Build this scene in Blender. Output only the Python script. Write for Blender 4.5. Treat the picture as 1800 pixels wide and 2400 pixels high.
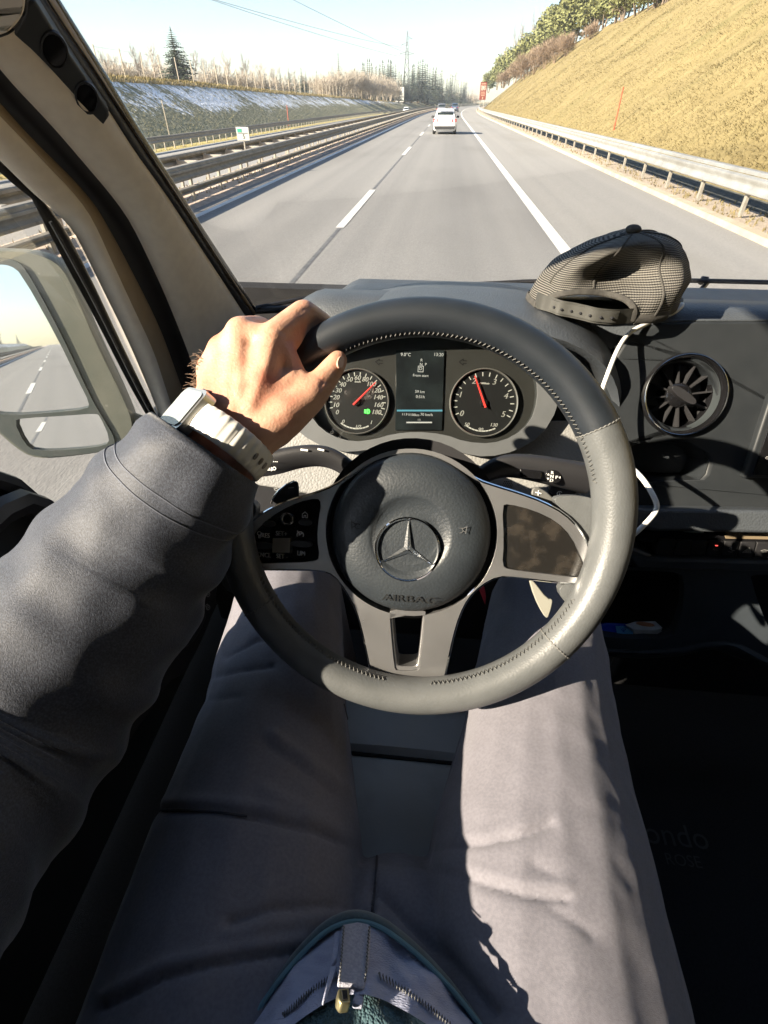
import bpy, bmesh, math, random
import numpy as np
from mathutils import Vector, Matrix, Quaternion, noise as mnoise
from mathutils.geometry import tessellate_polygon

random.seed(7); np.random.seed(7)
scene = bpy.context.scene
col = scene.collection
for _o in list(bpy.data.objects): bpy.data.objects.remove(_o)

# ------------------------------------------------------------------ camera
CAM_Z = 1.9                       # height of the phone above the road
FPX = 1200.0                      # focal length in pixels of an 1800 x 2400 frame
YAW = math.atan(155 / 1538.0); PITCH = math.atan(962 / 1200.0)
_sy, _cy, _sp, _cp = math.sin(YAW), math.cos(YAW), math.sin(PITCH), math.cos(PITCH)
CF = np.array([-_sy * _cp, _cy * _cp, -_sp]); CR = np.array([_cy, _sy, 0.0]); CU = np.cross(CR, CF)
CC = np.array([0, 0, CAM_Z])
cam = bpy.data.cameras.new('camera'); cam_ob = bpy.data.objects.new('camera', cam); col.objects.link(cam_ob)
cam.sensor_fit = 'VERTICAL'; cam.sensor_height = 24.0; cam.lens = 24.0 * FPX / 2400.0
cam.clip_start = 0.02; cam.clip_end = 6000
cam_ob.matrix_world = Matrix(((CR[0], CU[0], -CF[0], 0), (CR[1], CU[1], -CF[1], 0), (CR[2], CU[2], -CF[2], CAM_Z), (0, 0, 0, 1)))
scene.camera = cam_ob

# ------------------------------------------------------------------ sky, sun, exposure
SUN = Vector((-1.0, -0.58, 0.63)).normalized()          # towards the sun: left, slightly behind
world = bpy.data.worlds.new('World'); scene.world = world; world.use_nodes = True
_nt = world.node_tree; _bg = _nt.nodes['Background']
_sky = _nt.nodes.new('ShaderNodeTexSky'); _sky.sky_type = 'NISHITA'; _sky.sun_disc = False
_sky.sun_elevation = math.asin(SUN.z); _sky.sun_rotation = math.atan2(SUN.x, SUN.y)
_sky.air_density = 1.0; _sky.dust_density = .6; _sky.ozone_density = 1.0; _sky.altitude = 300
_nt.links.new(_sky.outputs[0], _bg.inputs[0]); _bg.inputs[1].default_value = 0.06
_sd = bpy.data.lights.new('sun', 'SUN'); _sd.energy = 5.0; _sd.angle = math.radians(0.55); _sd.color = (1.0, 0.85, 0.67)
sun_ob = bpy.data.objects.new('sun', _sd); col.objects.link(sun_ob); sun_ob.location = (-30, -6, 25)
sun_ob.rotation_euler = SUN.to_track_quat('Z', 'Y').to_euler()
scene.view_settings.view_transform = 'Standard'; scene.view_settings.look = 'None'
scene.view_settings.exposure = 1.95; scene.view_settings.gamma = 1.0; scene.view_settings.use_curve_mapping = False
scene.cycles.max_bounces = 8; scene.cycles.transparent_max_bounces = 16; scene.cycles.diffuse_bounces = 4
scene.cycles.glossy_bounces = 4; scene.cycles.transmission_bounces = 4; scene.cycles.caustics_reflective = False; scene.cycles.caustics_refractive = False
scene.cycles.sample_clamp_indirect = 6.0
scene.cycles.use_denoising = True

# ------------------------------------------------------------------ measuring helpers: a sight line of the photograph met with a real plane
def ray(x, y): return CF + (x - 900) / FPX * CR + (1200 - y) / FPX * CU
def on_depth(x, y, d): return CC + ray(x, y) * d
def on_x(x, y, X): d = ray(x, y); return CC + d * (X / d[0])
def on_y(x, y, Y): d = ray(x, y); return CC + d * (Y / d[1])
def on_z(x, y, Z): d = ray(x, y); return CC + d * ((Z - CAM_Z) / d[2])
def on_plane(x, y, P, n):
    d = ray(x, y); n = np.asarray(n, float); return CC + d * (((np.asarray(P) - CC) @ n) / (d @ n))
def project(P):
    P = np.atleast_2d(P) - CC; z = P @ CF
    return np.stack([900 + FPX * (P @ CR) / z, 1200 - FPX * (P @ CU) / z, z], 1)
def unit(v): v = np.asarray(v, float); return v / np.linalg.norm(v)
def frame(P, n, up=(0, 0, 1)):
    n = unit(n); x = unit(np.cross(up, n)); y = np.cross(n, x)
    return Matrix(((x[0], y[0], n[0], P[0]), (x[1], y[1], n[1], P[1]), (x[2], y[2], n[2], P[2]), (0, 0, 0, 1)))
def resample(pts, n):
    pts = np.array(pts, float); s = np.r_[0, np.cumsum(np.linalg.norm(np.diff(pts, axis=0), axis=1))]
    t = np.linspace(0, s[-1], n); return np.stack([np.interp(t, s, pts[:, k]) for k in range(pts.shape[1])], 1)
def smooth_line(pts, n, it=2):
    p = np.array(pts, float)
    for _ in range(it):
        q = [p[0]]
        for a, b in zip(p[:-1], p[1:]): q += [a * .75 + b * .25, a * .25 + b * .75]
        q.append(p[-1]); p = np.array(q)
    return resample(p, n)
def smooth_loop(pts, it=2):
    p = np.array(pts, float)
    for _ in range(it):
        b = np.roll(p, -1, 0); p = np.stack([p * .75 + b * .25, p * .25 + b * .75], 1).reshape(-1, p.shape[1])
    return p

# ------------------------------------------------------------------ mesh building
class MB:
    def __init__(s): s.v = []; s.f = []; s.uv = None
    def add(s, vs, fs):
        o = len(s.v); s.v += [tuple(map(float, p)) for p in vs]; s.f += [tuple(i + o for i in f) for f in fs]; return s
    def box(s, c, d, M=None):
        x, y, z = [k / 2 for k in d]
        vs = [Vector((c[0] + i * x, c[1] + j * y, c[2] + k * z)) for i in (-1, 1) for j in (-1, 1) for k in (-1, 1)]
        if M is not None: vs = [M @ v for v in vs]
        return s.add(vs, [(0, 1, 3, 2), (4, 6, 7, 5), (0, 4, 5, 1), (2, 3, 7, 6), (0, 2, 6, 4), (1, 5, 7, 3)])
    def tube(s, path, r, n=8, closed=False, cap=True, squash=None):
        P = [Vector(map(float, p)) for p in path]; m = len(P)
        R = [r] * m if np.isscalar(r) else list(r)
        T = []
        for i in range(m):
            a = P[(i - 1) % m] if (closed or i > 0) else P[i]; b = P[(i + 1) % m] if (closed or i < m - 1) else P[i]
            T.append((b - a).normalized())
        ref = Vector((0, 0, 1)) if abs(T[0].z) < .9 else Vector((1, 0, 0))
        N = (ref - T[0] * ref.dot(T[0])).normalized(); rings = []
        for i in range(m):
            N = (N - T[i] * N.dot(T[i])).normalized(); B = T[i].cross(N)
            q = squash or (1, 1)
            rings.append([P[i] + (N * math.cos(2 * math.pi * k / n) * q[0] + B * math.sin(2 * math.pi * k / n) * q[1]) * R[i] for k in range(n)])
        vs = [v for rg in rings for v in rg]; fs = []
        for i in range(m if closed else m - 1):
            j = (i + 1) % m
            for k in range(n): l = (k + 1) % n; fs.append((i * n + k, i * n + l, j * n + l, j * n + k))
        if cap and not closed: fs += [tuple(reversed(range(n))), tuple((m - 1) * n + k for k in range(n))]
        return s.add(vs, fs)
    def lathe(s, prof, n=24, M=None, closed=False, a0=0, a1=2 * math.pi):
        full = abs(a1 - a0 - 2 * math.pi) < 1e-6; m = len(prof); cnt = n if full else n + 1; vs = []
        for k in range(cnt):
            a = a0 + (a1 - a0) * k / n
            for r, z in prof:
                v = Vector((r * math.cos(a), r * math.sin(a), z)); vs.append(M @ v if M is not None else v)
        fs = []
        for k in range(n):
            l = (k + 1) % cnt
            for i in range(m if closed else m - 1): j = (i + 1) % m; fs.append((k * m + i, l * m + i, l * m + j, k * m + j))
        return s.add(vs, fs)
    def plate(s, outer, holes=(), z0=-.01, z1=0., M=None, zf=None):
        loops = [list(map(tuple, outer))] + [list(map(tuple, h)) for h in holes]
        tri = tessellate_polygon([[Vector((p[0], p[1], 0)) for p in l] for l in loops])
        flat = [p for l in loops for p in l]; n = len(flat)
        def T(p, z):
            z = z + (zf(p[0], p[1]) if zf else 0); v = Vector((p[0], p[1], z)); return M @ v if M is not None else v
        vs = [T(p, z1) for p in flat] + [T(p, z0) for p in flat]; fs = []
        for t in tri:
            a, b, c = [flat[i] for i in t]
            ccw = (b[0] - a[0]) * (c[1] - a[1]) - (b[1] - a[1]) * (c[0] - a[0]) > 0
            t = tuple(t) if ccw else tuple(reversed(t)); fs.append(t); fs.append(tuple(n + i for i in reversed(t)))
        o = 0
        for li, l in enumerate(loops):
            m = len(l); ar = sum(l[i][0] * l[(i + 1) % m][1] - l[(i + 1) % m][0] * l[i][1] for i in range(m))
            flip = (ar > 0) == (li == 0)
            for i in range(m):
                j = (i + 1) % m; q = (o + i, n + o + i, n + o + j, o + j); fs.append(q if flip else tuple(reversed(q)))
            o += m
        return s.add(vs, fs)
    def grid(s, P, cu=False, cv=False):
        P = np.asarray(P); a, b = P.shape[:2]; fs = []
        for i in range(a if cu else a - 1):
            for j in range(b if cv else b - 1):
                i2, j2 = (i + 1) % a, (j + 1) % b; fs.append((i * b + j, i2 * b + j, i2 * b + j2, i * b + j2))
        return s.add(P.reshape(-1, 3), fs)
    def ellipsoid(s, c, r, nu=16, nv=10, M=None):
        P = []
        for i in range(nu):
            a = 2 * math.pi * i / nu
            P.append([[c[0] + r[0] * math.cos(a) * math.sin(t), c[1] + r[1] * math.sin(a) * math.sin(t), c[2] - r[2] * math.cos(t)] for t in np.linspace(.001, math.pi - .001, nv)])
        P = np.array(P)
        if M is not None: P = np.array([[tuple(M @ Vector(p)) for p in q] for q in P])
        return s.grid(P, cu=True)
    def cone(s, a, b, ra, rb, n=14, caps=4):
        "rounded cone, a closed capsule"
        a, b = Vector(map(float, a)), Vector(map(float, b)); d = b - a; L = d.length; t = d.normalized() if L > 1e-9 else Vector((0, 0, 1))
        pr = [(-ra * math.cos(k), ra * math.sin(k)) for k in np.linspace(.02, math.pi / 2, caps)] + [(L + rb * math.sin(k), rb * math.cos(k)) for k in np.linspace(0, math.pi / 2 - .02, caps)]
        ref = Vector((0, 0, 1)) if abs(t.z) < .9 else Vector((1, 0, 0)); N = (ref - t * ref.dot(t)).normalized(); B = t.cross(N)
        P = [[tuple(a + t * z + (N * math.cos(2 * math.pi * k / n) + B * math.sin(2 * math.pi * k / n)) * r) for z, r in pr] for k in range(n)]
        o = len(s.v); s.grid(np.array(P), cu=True); m = len(pr)
        s.f.append(tuple(o + k * m for k in reversed(range(n)))); s.f.append(tuple(o + k * m + m - 1 for k in range(n)))
        return s
    def mesh(s, name):
        me = bpy.data.meshes.new(name); me.from_pydata(s.v, [], s.f); me.update(); return me
    def build(s, name, mat, parent=None, smooth=True, angle=35, bevel=0, seg=2, subsurf=0, recalc=True, world=True, solid=0):
        me = s.mesh(name)
        if recalc:
            bm = bmesh.new(); bm.from_mesh(me); bmesh.ops.recalc_face_normals(bm, faces=bm.faces); bm.to_mesh(me); bm.free()
        if smooth:
            me.polygons.foreach_set('use_smooth', [True] * len(me.polygons))
            if angle < 180: me.set_sharp_from_angle(angle=math.radians(angle))
        if mat is not None:
            for m_ in (mat if isinstance(mat, (list, tuple)) else [mat]): me.materials.append(m_)
        ob = bpy.data.objects.new(name, me); col.objects.link(ob)
        if parent is not None: attach(ob, parent, world)
        if solid: m = ob.modifiers.new('solid', 'SOLIDIFY'); m.thickness = solid; m.offset = -1
        if bevel: m = ob.modifiers.new('bevel', 'BEVEL'); m.width = bevel; m.segments = seg; m.limit_method = 'ANGLE'; m.angle_limit = math.radians(40)
        if subsurf: m = ob.modifiers.new('sub', 'SUBSURF'); m.levels = m.render_levels = subsurf
        return ob
def attach(ob, parent, world=True):
    ob.parent = parent
    if world and parent.parent is None and parent.type == 'EMPTY': ob.matrix_parent_inverse = Matrix.Translation(-parent.location)
def tag(o, label, cat, group=None, kind=None):
    if label: o['label'] = label
    if cat: o['category'] = cat
    if group: o['group'] = group
    if kind: o['kind'] = kind
    return o
def thing(name, loc, label, cat, group=None, kind=None):
    e = bpy.data.objects.new(name, None); col.objects.link(e); e.location = tuple(map(float, loc)); e.empty_display_size = .1
    return tag(e, label, cat, group, kind)
def copy_tree(o, parent=None):
    c = o.copy(); col.objects.link(c)
    if parent is not None: c.parent = parent; c.matrix_parent_inverse = o.matrix_parent_inverse.copy()
    for ch in list(o.children): copy_tree(ch, c)
    return c
_txt = {}
def text_geo(t, align='CENTER'):
    if (t, align) in _txt: return _txt[(t, align)]
    cu = bpy.data.curves.new('t', 'FONT'); cu.body = t; cu.size = 1; cu.align_x = align; cu.align_y = 'CENTER'; cu.resolution_u = 3
    ob = bpy.data.objects.new('t', cu); col.objects.link(ob)
    dg = bpy.context.evaluated_depsgraph_get(); me = bpy.data.meshes.new_from_object(ob.evaluated_get(dg))
    r = ([tuple(v.co) for v in me.vertices], [tuple(p.vertices) for p in me.polygons])
    bpy.data.objects.remove(ob); bpy.data.meshes.remove(me); _txt[(t, align)] = r; return r
def add_text(mb, t, M, size, align='CENTER', shear=0., depth=.0004, wx=1.0, bold=0):
    vs, fs = text_geo(t, align); n = len(vs)
    for dx in ((0,) if not bold else (-bold, 0, bold)):
        mb.add([M @ Vector(((x + shear * y) * size * wx + dx, y * size, depth)) for x, y, z in vs], fs)
    return mb
def strokes(mb, lines, M, w, z=.0004):
    "flat painted lines on a surface: ribbons of width w through 2-D points"
    for L in lines:
        L = [Vector(p) for p in L]
        for a, b in zip(L[:-1], L[1:]):
            d = b - a
            if d.length < 1e-9: continue
            d.normalize(); n = Vector((-d.y, d.x)) * w / 2; e = d * w * .35
            mb.add([M @ Vector((*(p), z)) for p in (a - e - n, b + e - n, b + e + n, a - e + n)], [(0, 1, 2, 3)])
    return mb
def arc(cx, cy, r, a0, a1, n=10): return [(cx + r * math.cos(math.radians(a0 + (a1 - a0) * k / n)), cy + r * math.sin(math.radians(a0 + (a1 - a0) * k / n))) for k in range(n + 1)]
def remeshed(mb, voxel, smooth_it=6, factor=.5):
    me = mb.mesh('tmp'); ob = bpy.data.objects.new('tmp', me); col.objects.link(ob)
    m = ob.modifiers.new('r', 'REMESH'); m.mode = 'VOXEL'; m.voxel_size = voxel; m.use_smooth_shade = True
    m = ob.modifiers.new('s', 'SMOOTH'); m.iterations = smooth_it; m.factor = factor
    dg = bpy.context.evaluated_depsgraph_get(); out = bpy.data.meshes.new_from_object(ob.evaluated_get(dg))
    bpy.data.objects.remove(ob); bpy.data.meshes.remove(me); out.materials.clear(); return out
def mesh_np(me):
    n = len(me.vertices); v = np.empty(n * 3); me.vertices.foreach_get('co', v)
    nn = np.empty(n * 3); me.vertex_normals.foreach_get('vector', nn); return v.reshape(-1, 3), nn.reshape(-1, 3)
def set_np(me, v): me.vertices.foreach_set('co', np.asarray(v, np.float32).ravel()); me.update()
def mesh_object(name, me, mat, parent=None):
    me.name = name; me.materials.append(mat); me.polygons.foreach_set('use_smooth', [True] * len(me.polygons))
    ob = bpy.data.objects.new(name, me); col.objects.link(ob)
    if parent is not None: attach(ob, parent)
    return ob

# ------------------------------------------------------------------ materials
def mat(name, c, rough=.6, c2=None, nscale=5., metal=0., bump=0., bscale=200., bdist=.001, voronoi=False, spec=.5, sheen=0., coat=0.,
        stretch=None, ndetail=4., npos=(.35, .65), emis=None, estr=0., trans=0., sss=0., aniso=None, c3=None, n3=1.0, c3pos=(.5, .7), rvar=0.):
    m = bpy.data.materials.new(name); m.use_nodes = True; nt = m.node_tree; b = nt.nodes['Principled BSDF']; L = nt.links.new
    b.inputs['Base Color'].default_value = (*c, 1); b.inputs['Roughness'].default_value = rough; b.inputs['Metallic'].default_value = metal
    b.inputs['Specular IOR Level'].default_value = spec
    if sheen: b.inputs['Sheen Weight'].default_value = sheen; b.inputs['Sheen Roughness'].default_value = .45
    if coat: b.inputs['Coat Weight'].default_value = coat; b.inputs['Coat Roughness'].default_value = .05
    if sss: b.inputs['Subsurface Weight'].default_value = sss; b.inputs['Subsurface Radius'].default_value = (.008, .003, .0015); b.inputs['Subsurface Scale'].default_value = 1.0
    if emis: b.inputs['Emission Color'].default_value = (*emis, 1); b.inputs['Emission Strength'].default_value = estr
    if trans: b.inputs['Transmission Weight'].default_value = trans
    co = nt.nodes.new('ShaderNodeTexCoord'); vec = co.outputs['Object']
    if stretch:
        mp = nt.nodes.new('ShaderNodeMapping'); mp.inputs['Scale'].default_value = stretch; L(vec, mp.inputs[0]); vec = mp.outputs[0]
    def nz(scale, detail=ndetail):
        n = nt.nodes.new('ShaderNodeTexNoise'); n.inputs['Scale'].default_value = scale; n.inputs['Detail'].default_value = detail; L(vec, n.inputs['Vector']); return n
    if c2 is not None:
        n = nz(nscale); r = nt.nodes.new('ShaderNodeValToRGB'); L(n.outputs['Fac'], r.inputs[0])
        r.color_ramp.elements[0].position, r.color_ramp.elements[1].position = npos
        r.color_ramp.elements[0].color = (*c, 1); r.color_ramp.elements[1].color = (*c2, 1); out = r.outputs[0]
        if c3 is not None:
            n2 = nz(n3); r2 = nt.nodes.new('ShaderNodeValToRGB'); L(n2.outputs['Fac'], r2.inputs[0])
            r2.color_ramp.elements[0].position, r2.color_ramp.elements[1].position = c3pos
            mx = nt.nodes.new('ShaderNodeMix'); mx.data_type = 'RGBA'; L(r2.outputs[0], mx.inputs[0]); L(out, mx.inputs[6]); mx.inputs[7].default_value = (*c3, 1); out = mx.outputs[2]
        L(out, b.inputs['Base Color'])
    if rvar:
        n = nz(nscale * 1.7); mr = nt.nodes.new('ShaderNodeMapRange'); L(n.outputs['Fac'], mr.inputs[0]); mr.inputs[3].default_value = rough - rvar; mr.inputs[4].default_value = rough + rvar; L(mr.outputs[0], b.inputs['Roughness'])
    if bump:
        if voronoi:
            t = nt.nodes.new('ShaderNodeTexVoronoi'); t.feature = 'SMOOTH_F1'; t.inputs['Scale'].default_value = bscale; t.inputs['Smoothness'].default_value = .3; L(vec, t.inputs['Vector']); o = t.outputs['Distance']
            inv = True
        else: o = nz(bscale, 3.).outputs['Fac']; inv = False
        bp = nt.nodes.new('ShaderNodeBump'); bp.inputs['Strength'].default_value = bump; bp.inputs['Distance'].default_value = bdist; bp.invert = inv; L(o, bp.inputs['Height']); L(bp.outputs[0], b.inputs['Normal'])
    return m
def glass_mat(name, tint=(1, 1, 1), refl=.6, rough=0.0):
    m = bpy.data.materials.new(name); m.use_nodes = True; nt = m.node_tree; nt.nodes.clear(); L = nt.links.new
    o = nt.nodes.new('ShaderNodeOutputMaterial'); t = nt.nodes.new('ShaderNodeBsdfTransparent'); t.inputs[0].default_value = (*tint, 1)
    g = nt.nodes.new('ShaderNodeBsdfGlossy'); g.inputs['Roughness'].default_value = rough
    fr = nt.nodes.new('ShaderNodeFresnel'); fr.inputs[0].default_value = 1.35; mu = nt.nodes.new('ShaderNodeMath'); mu.operation = 'MULTIPLY'; mu.inputs[1].default_value = refl
    mx = nt.nodes.new('ShaderNodeMixShader'); L(fr.outputs[0], mu.inputs[0]); L(mu.outputs[0], mx.inputs[0]); L(t.outputs[0], mx.inputs[1]); L(g.outputs[0], mx.inputs[2]); L(mx.outputs[0], o.inputs[0]); return m

M_asphalt = mat('asphalt', (.19, .19, .188), .85, c2=(.24, .24, .237), nscale=38, bump=.4, bscale=70, bdist=.01, c3=(.172, .171, .168), n3=.25, npos=(.3, .7), stretch=(1, .35, 1), ndetail=6)
M_shoulder = mat('pale_asphalt', (.245, .243, .236), .85, c2=(.29, .287, .278), nscale=40, bump=.2, bscale=80, bdist=.01, c3=(.235, .23, .215), n3=.3, stretch=(1, .25, 1), ndetail=6)
def wheel_tracks(m, dark, k):
    nt = m.node_tree; L = nt.links.new; b = nt.nodes['Principled BSDF']; src = b.inputs['Base Color'].links[0].from_socket
    co = nt.nodes.new('ShaderNodeTexCoord'); mp = nt.nodes.new('ShaderNodeMapping'); mp.inputs['Scale'].default_value = (1.15, .006, 0); L(co.outputs['Object'], mp.inputs[0])
    n = nt.nodes.new('ShaderNodeTexNoise'); n.inputs['Scale'].default_value = 1.0; n.inputs['Detail'].default_value = 5; L(mp.outputs[0], n.inputs['Vector'])
    r = nt.nodes.new('ShaderNodeValToRGB'); r.color_ramp.elements[0].position = .36; r.color_ramp.elements[1].position = .68; r.color_ramp.elements[0].color = (dark, dark, dark, 1); r.color_ramp.elements[1].color = (1.08, 1.07, 1.05, 1); L(n.outputs['Fac'], r.inputs[0])
    x = nt.nodes.new('ShaderNodeMix'); x.data_type = 'RGBA'; x.blend_type = 'MULTIPLY'; x.inputs[0].default_value = k; L(src, x.inputs[6]); L(r.outputs[0], x.inputs[7]); L(x.outputs[2], b.inputs['Base Color'])
wheel_tracks(M_asphalt, .8, .8); wheel_tracks(M_shoulder, .86, .8)
M_line = mat('road_paint', (.62, .62, .6), .7, c2=(.36, .36, .35), nscale=11, npos=(.5, .8))
M_skytint_line = mat('road_paint_sky_tint', (.6, .63, .66), .35, c2=(.48, .5, .53), nscale=3)  # white line paint with the sky's blue reflection put into its colour
M_seam_shade = mat('tar_and_shade', (.09, .09, .09), .6, c2=(.15, .15, .15), nscale=6)  # dark tar, also used as painted shade beside the left line
M_kerb = mat('concrete_kerb', (.36, .315, .235), .85, c2=(.43, .39, .31), nscale=3, bump=.3, bscale=40, bdist=.01)
M_gravel = mat('gravel', (.36, .3, .23), .95, c2=(.5, .43, .35), nscale=14, bump=.8, bscale=30, bdist=.05)
M_median = mat('median_soil', (.5, .4, .33), .95, c2=(.38, .31, .25), nscale=4, bump=.8, bscale=14, bdist=.08, c3=(.2, .22, .24), n3=.8, c3pos=(.58, .66))
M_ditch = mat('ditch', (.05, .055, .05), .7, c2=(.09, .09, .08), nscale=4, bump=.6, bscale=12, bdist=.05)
M_field = mat('field', (.18, .15, .08), .95, c2=(.25, .21, .11), nscale=.05, c3=(.13, .13, .06), n3=.3)
M_dryearth = mat('dry_grass_slope', (.165, .13, .052), .95, c2=(.215, .172, .074), nscale=2.2, bump=.5, bscale=12, bdist=.08, c3=(.15, .128, .046), n3=.35, stretch=(.35, 1, .35), c3pos=(.5, .75))
M_steel = mat('galvanised_steel', (.5, .51, .5), .45, c2=(.4, .4, .38), nscale=3, metal=.55)
M_steel_old = mat('weathered_steel', (.2, .19, .165), .65, c2=(.28, .265, .235), nscale=5, metal=.3)
M_post = mat('post_steel', (.33, .31, .27), .6, c2=(.42, .4, .35), nscale=6, metal=.3)
M_red = mat('red_paint', (.55, .07, .03), .55, c2=(.65, .12, .06), nscale=8)
M_woodpost = mat('pale_wood_post', (.5, .44, .34), .8, c2=(.4, .35, .27), nscale=20)
# ================================================================== OUTSIDE: the motorway and what lies beside it
def off(y): return 0.0 if y < 90 else (y - 90) ** 2 / (2 * 2300.0)
def ys(y0, y1):
    out = [y0]; y = y0
    while y < y1:
        y += 2.0 if abs(y) < 40 else (5.0 if abs(y) < 150 else 12.0); out.append(min(y, y1))
    return out
def crest_left(y): return float(np.interp(y, [-400, 40, 75, 110, 150, 262, 500, 900], [3.5, 3.55, 3.5, 3.15, 2.9, 1.9, .7, .3]))
def strip(name, prof, m, y0=-720., y1=900., kind='structure', label=None, cat=None, wob=0., parent=None):
    mb = MB(); Y = ys(y0, y1); P = []
    for y in Y:
        pr = prof(y) if callable(prof) else prof
        P.append([(x + off(y), y, z) for x, z in pr])
    mb.grid(np.array(P)); o = mb.build(name, m, parent=parent, smooth=True, angle=50, recalc=False)
    o.data.flip_normals() if o.data.polygons[0].normal.z < 0 else None
    if parent is None: tag(o, label, cat, kind=kind)
    return o
g = MB(); g.add([(-2500, -900, -1.6), (2500, -900, -1.6), (2500, 4000, -1.6), (-2500, 4000, -1.6)], [(0, 1, 2, 3)])
tag(g.build('ground', M_field, recalc=False), 'flat brown winter farmland reaching to the horizon', 'ground', kind='structure')
strip('road', [(-5.6, 0), (-1.95, .012), (1.95, 0.0)], M_asphalt, label='grey two-lane asphalt carriageway ahead of the van', cat='road')
strip('road_shoulder', [(1.95, 0.0), (5.5, -.03)], M_shoulder, label='pale hard shoulder right of the solid white line', cat='shoulder')
def line(name, x, w, m, y0, y1, z=.006):
    zz = .012 * (1 - abs(x + 1.95) / 3.7) if x < 1.9 else 0
    return strip(name, [(x - w / 2, z + zz), (x + w / 2, z + zz)], m, y0, y1, parent=road_lines)
road_lines = thing('road_marking', (0, 0, 0), 'white lane dashes and edge lines painted on the carriageway', 'marking', kind='structure')
line('edge_line', 2.02, .22, M_line, -720, 700)
line('edge_line', -5.2, .17, M_skytint_line, -720, 700)
line('tar_shade_strip', -5.02, .12, M_seam_shade, -720, 700, .004); line('tar_shade_strip', -5.36, .07, M_seam_shade, -720, 700, .004)  # these two strips paint the shaded side of the left line
line('tar_shade_strip', -1.95, .07, M_seam_shade, -720, 400, .004)
for k in range(-24, 22):
    y0 = 10.9 + 17.1 * k; line('lane_dash', -1.95, .16, M_line, y0, y0 + 5.4, .009)
strip('kerb', [(5.5, -.03), (5.52, .07), (5.72, .08), (5.76, .0)], M_kerb, label='low pale concrete kerb along the hard shoulder', cat='kerb')
strip('verge', [(5.76, .0), (6.95, -.02)], M_gravel, label='strip of tan gravel under the right guard rail', cat='verge')
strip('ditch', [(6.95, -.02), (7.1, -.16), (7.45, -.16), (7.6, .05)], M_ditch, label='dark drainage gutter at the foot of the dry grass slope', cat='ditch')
def slope_z(x, y):
    z = float(np.interp(x, [7.6, 9.5, 12, 16, 20, 24, 30, 60, 200], [.05, 1.45, 3.2, 6.0, 8.8, 11.2, 13, 15, 16])); r = min(1, max(0, (x - 8) / 3))
    return z + r * (.34 * mnoise.noise(Vector((x * .22, y * .13, 0))) + .12 * mnoise.noise(Vector((x * .8, y * .5, 5))))
def rslope(y): return [(float(x), slope_z(x, y)) for x in np.r_[7.6, np.arange(8.2, 24, .85), 24, 26, 30, 60, 200]]
strip('grass_slope', rslope, M_dryearth, label='steep embankment of dry yellow grass right of the motorway', cat='slope')
strip('median', [(-5.6, 0), (-5.75, .05), (-6.0, .03), (-7.6, -.05), (-8.3, -.55), (-8.6, -.8)], M_median, label='pinkish soil and stones of the central reservation between guard rails', cat='median')
strip('opposite_road', [(-8.6, -.8), (-19.6, -.82)], M_shoulder, label='pale oncoming carriageway beyond the central guard rails', cat='road')
strip('road_edge_paint', [(-19.2, -.81), (-19.0, -.81)], M_line, label='white edge line along the far side of the oncoming carriageway', cat='marking')
strip('far_verge', [(-19.6, -.82), (-20.6, -.75), (-21, -.8)], mat('verge_grass', (.4, .33, .13), .95, c2=(.3, .27, .1), nscale=3, bump=.8, bscale=10, bdist=.1), label='narrow yellowish verge below the far guard rail', cat='verge')
# left cutting: grass with old snow lying on its upper half
m = mat('snowy_slope', (.26, .25, .16), .95, c2=(.17, .175, .105), nscale=1.2, bump=1.0, bscale=3, bdist=.3)
nt = m.node_tree; L = nt.links.new; b = nt.nodes['Principled BSDF']; old = b.inputs['Base Color'].links[0].from_socket
co = nt.nodes.new('ShaderNodeTexCoord'); sep = nt.nodes.new('ShaderNodeSeparateXYZ'); L(co.outputs['Object'], sep.inputs[0])
mr = nt.nodes.new('ShaderNodeMapRange'); L(sep.outputs[2], mr.inputs[0]); mr.inputs[1].default_value = .5; mr.inputs[2].default_value = 1.7; mr.inputs[3].default_value = -.22; mr.inputs[4].default_value = .045
mp = nt.nodes.new('ShaderNodeMapping'); mp.inputs['Scale'].default_value = (.55, 1.0, .8); mp.inputs['Rotation'].default_value = (.5, 0, 0); L(co.outputs['Object'], mp.inputs[0])
nz = nt.nodes.new('ShaderNodeTexNoise'); nz.inputs['Scale'].default_value = 2.6; nz.inputs['Detail'].default_value = 8; nz.inputs['Roughness'].default_value = .68; L(mp.outputs[0], nz.inputs['Vector'])
nz2 = nt.nodes.new('ShaderNodeTexNoise'); nz2.inputs['Scale'].default_value = .32; nz2.inputs['Detail'].default_value = 3; L(co.outputs['Object'], nz2.inputs['Vector'])
m2 = nt.nodes.new('ShaderNodeMapRange'); L(nz2.outputs['Fac'], m2.inputs[0]); m2.inputs[1].default_value = .35; m2.inputs[2].default_value = .65; m2.inputs[3].default_value = -.1; m2.inputs[4].default_value = .1
a0 = nt.nodes.new('ShaderNodeMath'); a0.operation = 'ADD'; L(nz.outputs['Fac'], a0.inputs[0]); L(m2.outputs[0], a0.inputs[1])
ad = nt.nodes.new('ShaderNodeMath'); ad.operation = 'ADD'; L(a0.outputs[0], ad.inputs[0]); L(mr.outputs[0], ad.inputs[1])
rp = nt.nodes.new('ShaderNodeValToRGB'); rp.color_ramp.elements[0].position = .5; rp.color_ramp.elements[1].position = .56; L(ad.outputs[0], rp.inputs[0])
mx = nt.nodes.new('ShaderNodeMix'); mx.data_type = 'RGBA'; L(rp.outputs[0], mx.inputs[0]); L(old, mx.inputs[6]); mx.inputs[7].default_value = (.82, .86, .92, 1); L(mx.outputs[2], b.inputs['Base Color'])
def lslope(y):
    c = crest_left(y); return [(-21, -.8)] + [(-21 - 8 * t, -.8 + (c + .8) * t) for t in (.25, .5, .75, .93)]
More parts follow.
